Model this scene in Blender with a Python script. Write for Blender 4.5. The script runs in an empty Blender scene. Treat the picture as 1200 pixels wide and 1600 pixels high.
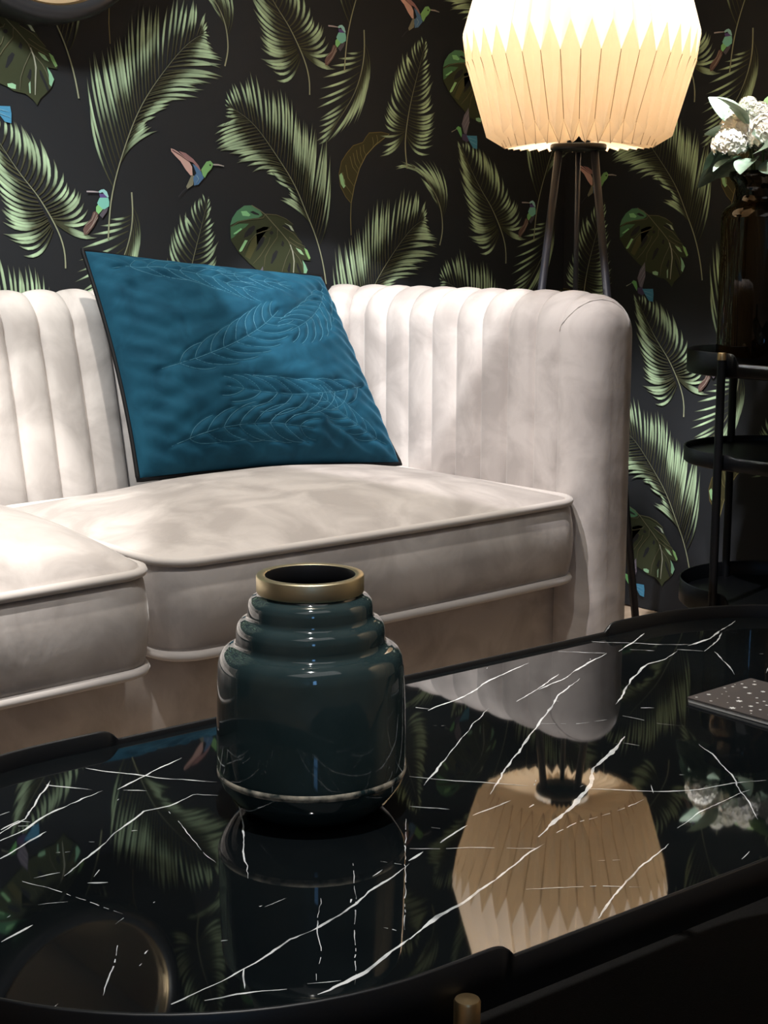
import bpy, math, random
import numpy as np
from mathutils import Vector, Matrix, noise as mnoise

random.seed(7)
rng = np.random.default_rng(11)
scene = bpy.context.scene
col = scene.collection
FL = 0.785                      # height of the camera above the floor

# ------------------------------------------------------------------ camera
cam_d = bpy.data.cameras.new('camera')
cam_d.sensor_fit = 'VERTICAL'
cam_d.sensor_height = 36.0
cam_d.lens = 2368.0 / 1600.0 * 36.0
cam_d.clip_start = 0.05
cam = bpy.data.objects.new('camera', cam_d)
col.objects.link(cam)
cam.location = (-2.5287, -2.3563, FL)
cam.rotation_euler = (math.radians(80.0), 0.0, -math.radians(90.0 - 49.65))
scene.camera = cam

# ------------------------------------------------------------------ view + world
scene.view_settings.view_transform = 'Standard'
scene.view_settings.look = 'None'
scene.view_settings.gamma = 1.0
scene.view_settings.use_curve_mapping = False
scene.view_settings.exposure = 0.0
world = bpy.data.worlds.new('world')
scene.world = world
world.use_nodes = True
world.node_tree.nodes['Background'].inputs[0].default_value = (0.9, 0.95, 1.0, 1)
world.node_tree.nodes['Background'].inputs[1].default_value = 0.05

# ------------------------------------------------------------------ lights
def spot(name, loc, target, energy, size, blend, colour=(1, 1, 1), radius=0.03):
    d = bpy.data.lights.new(name, 'SPOT')
    d.energy = energy; d.spot_size = math.radians(size); d.spot_blend = blend
    d.color = colour; d.shadow_soft_size = radius
    o = bpy.data.objects.new(name, d); col.objects.link(o)
    o.location = loc
    o.rotation_euler = (Vector(target) - Vector(loc)).to_track_quat('-Z', 'Y').to_euler()
    return o

spot('track_spot_sofa_wide', (-1.60, -0.90, 2.5), (-1.55, -0.62, 0.45), 122, 54, 0.6, (1.0, 0.93, 0.83), 0.03)
spot('track_spot_sofa_left', (-2.5, -1.25, 2.5), (-2.03, -0.47, 0.50), 215, 29, 0.2, (1.0, 0.965, 0.915), 0.02)
spot('track_spot_arm', (-2.20, -1.12, 2.5), (-0.88, -0.62, 0.60), 150, 17.5, 0.15, (1.0, 0.95, 0.965), 0.012)
spot('fill_spot_sofa_front', (-2.15, -1.70, 2.5), (-1.50, -0.88, 0.36), 75, 32, 0.8, (1.0, 0.965, 0.91), 0.03)  # unseen fill added to brighten the cushion fronts
spot('track_spot_wall', (-2.9, -1.3, 2.5), (-1.80, 0.0, 1.2), 400, 46, 0.9, (0.97, 1.0, 0.98), 0.20)
spot('track_spot_lamp', (-0.85, -0.90, 2.5), (-0.56, -0.56, 1.27), 420, 22, 0.35, (1.0, 0.985, 0.97), 0.03)
spot('extra_spot_pillow', (-2.35, -2.15, 2.5), (-0.90, -0.40, 0.74), 330, 12.0, 0.15, (1.0, 0.985, 0.97), 0.012)  # extra unseen spot, added to lift the pillow's upper right
spot('track_spot_flowers', (-0.75, -1.15, 2.5), (-0.245, -0.73, 1.02), 200, 12, 0.5, (1.0, 0.98, 0.96), 0.03)
spot('track_spot_table', (-2.1, -1.8, 2.5), (-1.74, -1.50, 0.4), 125, 30, 0.6, (1.0, 0.98, 0.95), 0.02)
spot('track_spot_cream_wall', (-1.1, -2.6, 2.5), (0.0, -2.6, 1.75), 75, 70, 0.8, (1.0, 0.86, 0.66), 0.05)
fill = bpy.data.lights.new('ceiling_fill', 'AREA')  # soft area light added as general fill, no visible fixture
fill.energy = 6; fill.shape = 'RECTANGLE'; fill.size = 2.2; fill.size_y = 1.2; fill.color = (1.0, 0.98, 0.96)
fo = bpy.data.objects.new('ceiling_fill', fill); col.objects.link(fo)
fo.location = (-2.6, -2.6, 2.55)

# ------------------------------------------------------------------ helpers
def put(o, parent=None):
    col.objects.link(o)
    if parent is not None:
        o.parent = parent
    return o

def tag(o, label=None, cat=None, group=None, kind=None):
    if label: o['label'] = label
    if cat: o['category'] = cat
    if group: o['group'] = group
    if kind: o['kind'] = kind
    return o

def root(name, loc, label, cat, group=None, rz=0.0):
    o = bpy.data.objects.new(name, None)
    o.empty_display_size = 0.05
    o.location = loc; o.rotation_euler = (0, 0, rz)
    put(o); tag(o, label, cat, group)
    return o

class MB:
    """collects geometry for ONE mesh object"""
    def __init__(s): s.v = []; s.f = []; s.m = []; s.c = []
    def add(s, verts, faces, mi=0, colour=None):
        b = len(s.v)
        s.v += [tuple(map(float, p)) for p in verts]
        s.f += [tuple(b + i for i in f) for f in faces]
        s.m += [mi] * len(faces)
        if colour is not None: s.c += [colour] * len(verts)
        return s
    def grid(s, rows, cu=False, cv=False, mi=0, capa=False, capb=False):
        R = len(rows); N = len(rows[0]); f = []
        for i in range(R if cv else R - 1):
            for j in range(N if cu else N - 1):
                a = i * N + j; b = i * N + (j + 1) % N
                c = ((i + 1) % R) * N + (j + 1) % N; d = ((i + 1) % R) * N + j
                f.append((a, b, c, d))
        if capa: f.append(tuple(range(N - 1, -1, -1)))
        if capb: f.append(tuple((R - 1) * N + j for j in range(N)))
        return s.add([p for r in rows for p in r], f, mi)
    def tube(s, path, r, n=10, closed=False, mi=0):
        P = [Vector(p) for p in path]; K = len(P); rows = []; prev = None
        for i in range(K):
            a = P[(i - 1) % K] if (closed or i > 0) else P[i]
            b = P[(i + 1) % K] if (closed or i < K - 1) else P[i]
            t = (b - a).normalized()
            if prev is None:
                u = t.cross(Vector((0, 0, 1)))
                if u.length < 1e-3: u = t.cross(Vector((1, 0, 0)))
            else:
                u = prev - t * prev.dot(t)
            u.normalize(); prev = u; w = t.cross(u)
            rr = r[i] if isinstance(r, (list, tuple)) else r
            rows.append([P[i] + (u * math.cos(2 * math.pi * k / n) + w * math.sin(2 * math.pi * k / n)) * rr for k in range(n)])
        return s.grid(rows, cu=True, cv=closed, mi=mi, capa=not closed, capb=not closed)
    def lathe(s, prof, n=64, c=(0, 0, 0), mi=0):
        rows = [[(c[0] + r * math.cos(2 * math.pi * k / n), c[1] + r * math.sin(2 * math.pi * k / n), c[2] + z) for k in range(n)] for r, z in prof]
        return s.grid(rows, cu=True, mi=mi)
    def box(s, lo, hi, mi=0):
        x0, y0, z0 = lo; x1, y1, z1 = hi
        return s.add([(x0, y0, z0), (x1, y0, z0), (x1, y1, z0), (x0, y1, z0), (x0, y0, z1), (x1, y0, z1), (x1, y1, z1), (x0, y1, z1)],
                     [(0, 3, 2, 1), (4, 5, 6, 7), (0, 1, 5, 4), (1, 2, 6, 5), (2, 3, 7, 6), (3, 0, 4, 7)], mi)
    def build(s, name, mats, parent=None, smooth=True, off=(0, 0, 0), loc=None):
        me = bpy.data.meshes.new(name)
        v = [(p[0] - off[0], p[1] - off[1], p[2] - off[2]) for p in s.v]
        me.from_pydata(v, [], s.f)
        if not isinstance(mats, (list, tuple)): mats = [mats]
        for m in mats: me.materials.append(m)
        me.polygons.foreach_set('material_index', s.m)
        me.polygons.foreach_set('use_smooth', [smooth] * len(s.f))
        if s.c:
            a = me.color_attributes.new('print', 'FLOAT_COLOR', 'POINT')
            a.data.foreach_set('color', np.array(s.c, dtype=np.float32).ravel())
        me.update()
        o = bpy.data.objects.new(name, me)
        if loc is not None: o.location = loc
        put(o, parent)
        return o

def bevel(o, w, seg=3, ang=40):
    b = o.modifiers.new('bevel', 'BEVEL'); b.width = w; b.segments = seg
    b.limit_method = 'ANGLE'; b.angle_limit = math.radians(ang)
    return o

def lin(c):
    return tuple((x / 255 / 12.92) if x / 255 <= 0.04045 else ((x / 255 + 0.055) / 1.055) ** 2.4 for x in c)

# ------------------------------------------------------------------ materials
def mat(name, colour, rough=0.5, metal=0.0, **kw):
    m = bpy.data.materials.new(name); m.use_nodes = True
    b = m.node_tree.nodes['Principled BSDF']
    b.inputs['Base Color'].default_value = (*colour, 1)
    b.inputs['Roughness'].default_value = rough
    b.inputs['Metallic'].default_value = metal
    for k, v in kw.items():
        b.inputs[k.replace('_', ' ')].default_value = v
    return m

def noise_bump(m, scale, strength, dist=0.002, detail=4, stretch=None):
    nt = m.node_tree; b = nt.nodes['Principled BSDF']
    tc = nt.nodes.new('ShaderNodeTexCoord'); n = nt.nodes.new('ShaderNodeTexNoise')
    n.inputs['Scale'].default_value = scale; n.inputs['Detail'].default_value = detail
    if stretch:
        mp = nt.nodes.new('ShaderNodeMapping'); mp.inputs['Scale'].default_value = stretch
        nt.links.new(tc.outputs['Object'], mp.inputs[0]); nt.links.new(mp.outputs[0], n.inputs['Vector'])
    else:
        nt.links.new(tc.outputs['Object'], n.inputs['Vector'])
    bp = nt.nodes.new('ShaderNodeBump'); bp.inputs['Strength'].default_value = strength; bp.inputs['Distance'].default_value = dist
    nt.links.new(n.outputs['Fac'], bp.inputs['Height'])
    old = b.inputs['Normal'].links
    if old:
        nt.links.new(old[0].from_socket, bp.inputs['Normal'])
    nt.links.new(bp.outputs[0], b.inputs['Normal'])
    return m

def mottled(m, c0, c1, scale, detail=6, lo=0.35, hi=0.65, dist=0.0, stretch=None):
    nt = m.node_tree; b = nt.nodes['Principled BSDF']
    tc = nt.nodes.new('ShaderNodeTexCoord'); n = nt.nodes.new('ShaderNodeTexNoise')
    n.inputs['Scale'].default_value = scale; n.inputs['Detail'].default_value = detail; n.inputs['Distortion'].default_value = dist
    r = nt.nodes.new('ShaderNodeValToRGB')
    r.color_ramp.elements[0].position = lo; r.color_ramp.elements[0].color = (*c0, 1)
    r.color_ramp.elements[1].position = hi; r.color_ramp.elements[1].color = (*c1, 1)
    if stretch:
        mp = nt.nodes.new('ShaderNodeMapping'); mp.inputs['Scale'].default_value = stretch
        nt.links.new(tc.outputs['Object'], mp.inputs[0]); nt.links.new(mp.outputs[0], n.inputs['Vector'])
    else:
        nt.links.new(tc.outputs['Object'], n.inputs['Vector'])
    nt.links.new(n.outputs['Fac'], r.inputs[0]); nt.links.new(r.outputs[0], b.inputs['Base Color'])
    return m

def printed(m):
    nt = m.node_tree; a = nt.nodes.new('ShaderNodeAttribute'); a.attribute_name = 'print'
    nt.links.new(a.outputs['Color'], nt.nodes['Principled BSDF'].inputs['Base Color'])
    return m

M = {}
M['velvet'] = mottled(mat('velvet', (0.6, 0.52, 0.49), 0.8, 0, Sheen_Weight=0.45, Sheen_Roughness=0.35, Specular_IOR_Level=0.15), (0.455, 0.415, 0.395), (0.63, 0.583, 0.556), 13, 5, 0.38, 0.62, 0.6)
noise_bump(M['velvet'], 24, 0.42, 0.005, 4, (1, 1, 0.6))
noise_bump(M['velvet'], 900, 0.12, 0.0004, 2)
M['velvet_piping'] = mat('velvet_piping', (0.64, 0.592, 0.562), 0.75, 0, Sheen_Weight=0.4)
M['teal'] = mottled(mat('teal_velvet', (0.02, 0.12, 0.2), 0.8, 0, Sheen_Weight=0.25, Sheen_Roughness=0.4, Sheen_Tint=(0.2, 0.5, 0.75, 1), Specular_IOR_Level=0.1), (0.0048, 0.039, 0.070), (0.0108, 0.071, 0.120), 22, 5, 0.3, 0.7, 0.8)
noise_bump(M['teal'], 700, 0.15, 0.0004, 2)
M['thread'] = mat('stitch_thread', (0.03, 0.14, 0.21), 0.6)
M['black_cord'] = mat('black_cord', (0.003, 0.0035, 0.005), 0.6, 0, Specular_IOR_Level=0.2)
M['black_metal'] = noise_bump(mat('black_metal', (0.005, 0.006, 0.008), 0.40), 600, 0.08, 0.0003)
M['lamp_leg'] = noise_bump(mat('dark_steel', (0.03, 0.033, 0.045), 0.45), 500, 0.08, 0.0003)
M['marble'] = mottled(mat('black_marble', (0.004, 0.005, 0.006), 0.025, 0, IOR=1.55), (0.003, 0.004, 0.005), (0.006, 0.008, 0.009), 6)
M['vein'] = mottled(mat('white_vein', (0.75, 0.77, 0.78), 0.03, 0, IOR=1.6), (0.35, 0.37, 0.38), (0.85, 0.87, 0.88), 40, 4, 0.3, 0.5)
M['brass'] = noise_bump(mat('brushed_brass', (0.82, 0.71, 0.47), 0.42, 1.0), 60, 0.06, 0.0004, 3, (1, 1, 12))
M['gold'] = noise_bump(mat('satin_gold', (0.75, 0.55, 0.30), 0.35, 1.0), 200, 0.05, 0.0003)
M['glaze'] = mottled(mat('teal_glaze', (0.012, 0.04, 0.045), 0.06, 0, IOR=1.55, Coat_Weight=0.6, Coat_Roughness=0.03), (0.022, 0.041, 0.044), (0.031, 0.054, 0.058), 20)
noise_bump(M['glaze'], 22, 0.10, 0.002, 2)
M['crackle'] = mottled(mat('crackle_band', (0.4, 0.37, 0.3), 0.2), (0.02, 0.04, 0.045), (0.66, 0.60, 0.48), 75, 5, 0.36, 0.58)
M['inside'] = noise_bump(mat('vase_inside', (0.01, 0.01, 0.012), 0.5), 80, 0.05)
M['amber'] = mottled(mat('amber_glass', (0.05, 0.025, 0.008), 0.02, 0, IOR=1.5, Transmission_Weight=0.92), (0.05, 0.026, 0.008), (0.12, 0.07, 0.022), 7, 2, 0.3, 0.7, 0, (1, 1, 0.2))
M['leaf'] = mottled(mat('eucalyptus', (0.2, 0.3, 0.22), 0.55), (0.14, 0.22, 0.16), (0.30, 0.40, 0.31), 25)
M['leaf_green'] = mottled(mat('green_leaf', (0.2, 0.36, 0.1), 0.5), (0.16, 0.30, 0.08), (0.28, 0.45, 0.14), 25)
M['petal'] = mottled(mat('white_petal', (0.85, 0.83, 0.74), 0.7), (0.84, 0.82, 0.70), (0.92, 0.91, 0.88), 90)
M['stem'] = mottled(mat('flower_stem', (0.12, 0.2, 0.07), 0.6), (0.09, 0.15, 0.05), (0.15, 0.24, 0.09), 30)
M['frame'] = noise_bump(mat('mirror_frame', (0.03, 0.03, 0.034), 0.35), 120, 0.1, 0.0006)
M['frame_gold'] = noise_bump(mat('mirror_gilt', (0.62, 0.46, 0.27), 0.3, 1.0), 120, 0.06, 0.0004)
M['mirror'] = noise_bump(mat('mirror_glass', (0.9, 0.9, 0.9), 0.01, 1.0), 3, 0.001, 0.0001)
M['paint'] = noise_bump(mat('cream_paint', (0.75, 0.62, 0.45), 0.8), 150, 0.1, 0.0006)
M['ceil'] = noise_bump(mat('ceiling_paint', (0.5, 0.5, 0.5), 0.9), 150, 0.1, 0.0006)
M['wood'] = mottled(mat('oak_floor', (0.6, 0.45, 0.32), 0.45), (0.50, 0.37, 0.26), (0.68, 0.53, 0.40), 9, 6, 0.3, 0.7, 0.4, (0.35, 4, 1))
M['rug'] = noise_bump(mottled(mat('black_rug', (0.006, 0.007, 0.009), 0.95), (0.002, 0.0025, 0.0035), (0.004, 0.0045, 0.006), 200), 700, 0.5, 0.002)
M['card'] = noise_bump(mat('taupe_card', (0.085, 0.073, 0.070), 0.55), 300, 0.08, 0.0003)
M['white_print'] = mottled(mat('white_print', (0.8, 0.8, 0.78), 0.6), (0.75, 0.75, 0.73), (0.85, 0.85, 0.83), 60)
M['page'] = mottled(mat('page_edge', (0.75, 0.73, 0.70), 0.7), (0.68, 0.66, 0.63), (0.8, 0.78, 0.75), 80)
M['wallpaper'] = noise_bump(printed(mat('palm_wallpaper', (0.02, 0.02, 0.02), 0.62, 0, Specular_IOR_Level=0.25)), 900, 0.08, 0.0003)
# paper of the pleated shade: lets the bulb's light through
pm = mat('shade_paper', (0.86, 0.80, 0.71), 0.75)
nt = pm.node_tree; pb = nt.nodes['Principled BSDF']
mottled(pm, (0.84, 0.77, 0.67), (0.88, 0.83, 0.75), 30)
tr = nt.nodes.new('ShaderNodeBsdfTranslucent'); tr.inputs[0].default_value = (0.95, 0.76, 0.53, 1)
mx = nt.nodes.new('ShaderNodeMixShader'); mx.inputs[0].default_value = 0.5
outn = nt.nodes['Material Output']
nt.links.new(pb.outputs[0], mx.inputs[1]); nt.links.new(tr.outputs[0], mx.inputs[2]); nt.links.new(mx.outputs[0], outn.inputs[0])
M['shade'] = pm
M['fold'] = mottled(mat('fold_shade', (0.42, 0.30, 0.19), 0.8), (0.36, 0.25, 0.15), (0.46, 0.34, 0.22), 50)  # darker paper tint standing in for shade in the creases
M['bulb'] = mat('bulb_glass', (1, 0.9, 0.75), 0.4, 0, Emission_Color=(1, 0.80, 0.52, 1), Emission_Strength=2.5)
noise_bump(M['bulb'], 40, 0.01)

# printed motifs of the wallpaper, in tenths of a millimetre on its 0.53 x 0.64 m repeat
FRONDS={
'S1':((-11586,99,-11560,411,-11517,748,-11431,1059,-11364,1267,-11231,1606,-11099,1920,-10903,2316,-10678,2637,-10453,2909,-10129,3268,-9868,3522,-9608,3699,-9396,3757),[(-11449,982,-11855,1658,-11897,2461),(-11379,1267,-11773,2268,-11841,3262),(-11278,1553,-11533,2382,-11637,3178),(-11164,1789,-11407,2592,-11499,3339),(-11082,1973,-11254,2703,-11337,3465),(-11000,2156,-11129,2812,-11180,3528),(-10902,2341,-11000,3075,-10939,3989),(-10774,2529,-10812,3242,-10770,4080),(-10614,2718,-10656,3330,-10582,4035),(-10453,2909,-10498,3470,-10400,4129),(-10259,3129,-10179,3702,-10053,4277),(-10031,3379,-9956,3799,-9848,4272),(-9803,3579,-9698,3925,-9626,4229),(-9608,3699,-9539,3862,-9453,4051),(-9543,3718,-9476,3789,-9403,3848)],34,[(-11357,1293,-11102,1843,-10527,1980),(-11132,1842,-10882,2008,-10787,2116),(-11019,2053,-10753,2221,-10502,2299),(-10888,2316,-10560,2438,-10182,2517),(-10758,2529,-10207,2745,-9552,2681),(-10614,2693,-10109,2855,-9696,2777),(-10486,2830,-9882,3027,-9201,2968),(-10324,3021,-9718,3169,-9117,3027),(-10113,3269,-9615,3412,-9144,3304),(-9902,3467,-9547,3548,-9338,3455),(-9723,3599,-9496,3618,-9378,3536),(-9559,3698,-9461,3751,-9386,3750)],36,62),
'S2':((-12433,-398,-12422,-166,-12483,98,-12613,360,-12773,620,-12932,856,-13118,1047,-13334,1320,-13549,1632,-13701,1880,-13866,2104),[(-12643,251,-12851,-253,-13191,-164),(-12681,327,-13008,-77,-13483,118),(-12723,403,-13134,140,-13547,375),(-12755,468,-13227,226,-13586,589),(-12803,555,-13261,442,-13551,675),(-12867,663,-13416,677,-13767,1256),(-12962,834,-13480,997,-13769,1435),(-13118,1047,-13573,1208,-13786,1625),(-13334,1320,-13667,1544,-13833,1833),(-13549,1632,-13759,1836,-13879,2020),(-13731,1900,-13820,2002,-13895,2103)],26,[(-12614,382,-12231,76,-11799,77),(-12645,404,-12234,231,-11882,166),(-12661,425,-12171,253,-11973,652),(-12693,469,-12177,540,-12120,848),(-12741,555,-12243,693,-12234,978),(-12805,663,-12403,822,-12345,1063),(-12869,771,-12439,1017,-12699,1617),(-12994,920,-12691,1229,-12901,1782),(-13119,1068,-12849,1397,-13118,1966),(-13273,1258,-13097,1604,-13223,1941),(-13427,1466,-13250,1727,-13345,2021),(-13610,1736,-13493,1951,-13585,2085),(-13731,1911,-13702,2006,-13733,2089)],26,72),
'S3':((-6771,-759,-6820,-435,-6920,-86,-7054,260,-7221,550,-7417,966,-7613,1273,-7807,1500,-7999,1723,-8189,1945,-8439,2211,-8749,2395,-9057,2502),[(-7104,366,-7487,756,-7882,853),(-7319,759,-7485,860,-7617,962),(-7515,1120,-7811,1190,-8006,1262),(-7678,1323,-8068,1465,-8231,1358),(-7807,1500,-8354,1608,-8831,1461),(-7967,1673,-8448,1706,-8735,1544),(-8126,1871,-8668,1748,-9197,1707),(-8314,2066,-8914,1938,-9273,1754),(-8502,2233,-9002,2158,-9267,2009),(-8657,2325,-8938,2285,-9063,2205),(-8811,2404,-8935,2434,-9058,2452)],36,[(-6937,-6,-6675,369,-6632,1380),(-7020,207,-6739,1033,-6723,2113),(-7104,366,-6875,1162,-6731,1929),(-7187,524,-7043,1289,-6918,2026),(-7269,707,-7143,1496,-7051,2189),(-7351,889,-7208,1676,-7207,2323),(-7450,1044,-7342,1697,-7317,2344),(-7547,1197,-7473,1847,-7449,2414),(-7678,1349,-7551,2152,-7615,2774),(-7839,1524,-7698,2247,-7803,2864),(-7999,1723,-7893,2289,-7965,2816),(-8126,1871,-8054,2331,-8125,2856),(-8283,2042,-8338,2517,-8501,3131),(-8470,2234,-8557,2655,-8660,2971),(-8657,2350,-8775,2666,-8864,2883),(-8842,2414,-8932,2558,-9006,2714),(-8965,2457,-9026,2503,-9056,2514)],38,62),
'S4':((-9962,-1689,-10010,-1426,-10027,-1152,-9981,-852,-9919,-552,-9842,-275,-9749,4,-9657,283,-9548,609,-9471,865),[(-10043,-1038,-10244,-1389,-10628,-1483),(-10033,-992,-10306,-1232,-10643,-1268),(-10012,-934,-10429,-965,-10582,-690),(-9990,-853,-10368,-803,-10515,-562),(-9966,-737,-10368,-667,-10445,-401),(-9919,-552,-10338,-350,-10323,101),(-9858,-321,-10185,-69,-10201,289),(-9780,-89,-10062,164,-10078,523),(-9688,190,-9908,446,-9908,649),(-9610,446,-9753,661,-9706,811),(-9533,678,-9565,812,-9550,881)],24,[(-9996,-1036,-9806,-1465,-9345,-1309),(-9987,-967,-9648,-1274,-9218,-1001),(-9971,-875,-9554,-1062,-9219,-838),(-9950,-736,-9459,-919,-9253,-701),(-9928,-621,-9461,-712,-9254,-504),(-9888,-459,-9462,-527,-9304,-242),(-9842,-275,-9495,-254,-9323,78),(-9765,-42,-9497,21,-9339,215),(-9688,190,-9499,295,-9404,393),(-9610,423,-9485,546,-9432,709),(-9533,678,-9470,797,-9446,867)],26,62),
'S5':((-11080,906,-11066,578,-11091,313,-11180,-2,-11329,-320,-11535,-597,-11857,-987,-12175,-1287),[(-11105,531,-11267,431,-11515,445),(-11114,399,-11326,295,-11790,282),(-11165,241,-11532,84,-12107,-80),(-11210,40,-11533,-223,-12209,-359),(-11270,-184,-11680,-429,-12197,-605),(-11388,-412,-11768,-697,-12228,-863),(-11535,-597,-11856,-899,-12215,-987),(-11682,-781,-11915,-1056,-12203,-1189),(-11828,-964,-11974,-1212,-12218,-1321)],13,[(-11060,645,-10733,162,-11331,-840),(-11075,424,-10913,-117,-11346,-830),(-11121,201,-11093,-439,-11625,-1020),(-11210,-92,-11331,-696,-12032,-1259)],8,62),
'S7':((-9062,-3210,-8975,-2938,-8993,-2656,-9039,-2441,-9160,-2207,-9368,-1955,-9603,-1728,-9977,-1603,-10255,-1706),[(-8978,-2656,-8712,-2219,-9076,-1605),(-9008,-2570,-8773,-2091,-9342,-1486),(-9024,-2506,-8924,-2008,-9517,-1493),(-9054,-2420,-9044,-1925,-9777,-1512),(-9160,-2228,-9163,-1885,-9891,-1569),(-9279,-2059,-9399,-1764,-10034,-1584),(-9456,-1893,-9603,-1664,-10204,-1600),(-9602,-1749,-9805,-1629,-10255,-1685),(-9747,-1669,-9977,-1592,-10260,-1737)],15,[(-9024,-2506,-9129,-2356,-9456,-1978),(-9160,-2228,-9279,-2102,-9602,-1834)],3,55),
}
POLYS=[((70,66,42),(-11419,-2396,-11553,-2275,-11685,-2075,-11723,-1853,-11655,-1608,-11521,-1441,-11360,-1293,-11117,-1222,-11035,-1117,-10953,-1032,-10651,-1002,-10429,-1028,-10651,-1203,-10817,-1292,-11036,-1464,-11200,-1715,-11309,-1984,-11391,-2231)),((165,215,160),(-11716,-1873,-11657,-1820,-11578,-1950,-11557,-2072,-11605,-2113,-11671,-2034)),((64,70,50),(-8221,560,-8348,654,-8530,724,-8693,714,-8857,617,-8967,485,-9015,355,-9022,238,-9003,79,-8907,-38,-8837,-140,-8694,-259,-8586,-348,-8249,-594,-8082,-649,-7978,-709,-7753,-743,-7626,-832,-7553,-914,-7493,-805,-7356,-690,-7275,-607,-7225,-478,-7277,-385,-7361,-285,-7163,-309,-7149,-260,-7190,-166,-7296,-49,-7404,0,-7285,-39,-7362,21,-7531,247,-7587,381,-7774,514,-7980,563)),((90,140,105),(-8348,654,-8530,724,-8693,714,-8857,617,-8967,485,-9015,355,-8843,429,-8589,475,-8370,499,-8277,552)),((150,215,155),(-8767,611,-8641,620,-8551,549,-8588,519,-8733,532)),((80,125,88),(-9006,326,-8808,385,-8591,387,-8683,313,-8811,254,-8939,137,-9002,108)),((150,215,155),(-8937,210,-8773,305,-8747,284,-8865,210,-8938,188)),((165,220,160),(-8827,-111,-8687,87,-8624,79,-8755,-111,-8800,-133)),((88,88,58),(-8429,271,-8262,331,-8132,332,-8374,227,-8542,79,-8693,-214,-8585,-274,-8415,-9,-8191,139,-8228,169)),('BG',(-8569,599,-8495,622,-8368,573,-8350,544,-8460,557)),('BG',(-8714,123,-8685,211,-8592,307,-8482,356,-8449,337,-8465,278,-8540,197,-8632,150)),('BG',(-8445,-127,-8377,50,-8284,154,-8228,139,-8267,36,-8380,-83)),('BG',(-8116,229,-8087,258,-8041,251,-8032,214,-8070,187,-8112,199)),('BG',(-8106,-351,-8047,-173,-7971,-98,-7925,-128,-7973,-233,-8069,-352)),('BG',(-7824,364,-7739,365,-7626,306,-7551,246,-7664,261,-7796,320)),('BG',(-7857,-9,-7818,81,-7781,36,-7801,-39)),((190,205,185),(-7776,409,-7606,351,-7541,254,-7607,276,-7663,351)),((165,205,160),(-7507,-54,-7382,-100,-7307,-198,-7383,-175,-7441,-130)),((150,200,130),(-7305,-54,-7228,-100,-7152,-252,-7191,-283,-7267,-161)),((165,215,175),(-8080,-602,-7994,-587,-7925,-611,-7933,-678,-8008,-673,-8071,-649)),((150,205,170),(-7350,-284,-7276,-375,-7225,-478,-7280,-598,-7318,-562,-7322,-407)),((165,205,175),(-7697,-577,-7662,-536,-7665,-728,-7687,-730)),('BG',(-7719,-473,-7659,-335,-7633,-362,-7643,-468,-7667,-527)),('BG',(-7495,-342,-7463,-350,-7382,-518,-7321,-649,-7356,-680,-7406,-567,-7478,-437)),((120,95,90),(-11869,555,-11826,568,-11772,520,-11774,459,-11864,311,-11995,176,-12058,170,-12075,261,-12024,341,-11915,445)),((100,95,105),(-11670,600,-11570,633,-11601,559,-11690,454,-11751,508)),((150,220,145),(-11809,641,-11765,690,-11677,606,-11765,520,-11812,568)),((140,215,200),(-11733,801,-11563,804,-11545,731,-11554,657,-11641,607,-11677,606,-11766,678,-11786,708)),((105,88,150),(-11738,861,-11667,887,-11619,845,-11570,804,-11719,801)),((165,222,222),(-11757,903,-11700,938,-11643,947,-11588,907,-11556,822,-11570,804,-11633,851,-11673,896,-11730,877)),((45,45,60),(-11723,877,-11673,893,-11646,869,-11703,865)),((140,140,120),(-9852,1220,-9783,1231,-9810,1062,-9937,988,-9959,1030,-9899,1134)),((165,125,125),(-10100,1650,-9954,1618,-9798,1521,-9687,1413,-9632,1311,-9678,1329,-9800,1456,-9913,1489)),((220,180,170),(-10266,1690,-10200,1674,-10123,1640,-9890,1481,-9825,1380,-9817,1230,-9863,1229,-9962,1329,-10071,1475,-10170,1555,-10257,1635)),((90,128,170),(-9812,1437,-9733,1393,-9632,1302,-9578,1190,-9696,1074,-9788,1053,-9807,1193,-9736,1270)),((135,190,122),(-9632,1339,-9513,1484,-9426,1502,-9363,1442,-9412,1356,-9495,1287,-9555,1191,-9600,1237)),((30,30,30),(-9450,1439,-9421,1442,-9416,1412,-9445,1407)),((120,115,130),(-8289,-400,-8263,-693,-8342,-944,-8417,-923,-8483,-742,-8416,-560)),((85,75,110),(-8490,-947,-8342,-932,-8249,-1055,-8336,-1103,-8456,-1060)),((80,150,190),(-8341,-966,-8048,-960,-8029,-1072,-8037,-1231,-8155,-1211,-8263,-1078)),((120,190,120),(-8644,-836,-8585,-789,-8510,-811,-8476,-924,-8488,-1015,-8550,-937,-8597,-869))]
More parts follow.
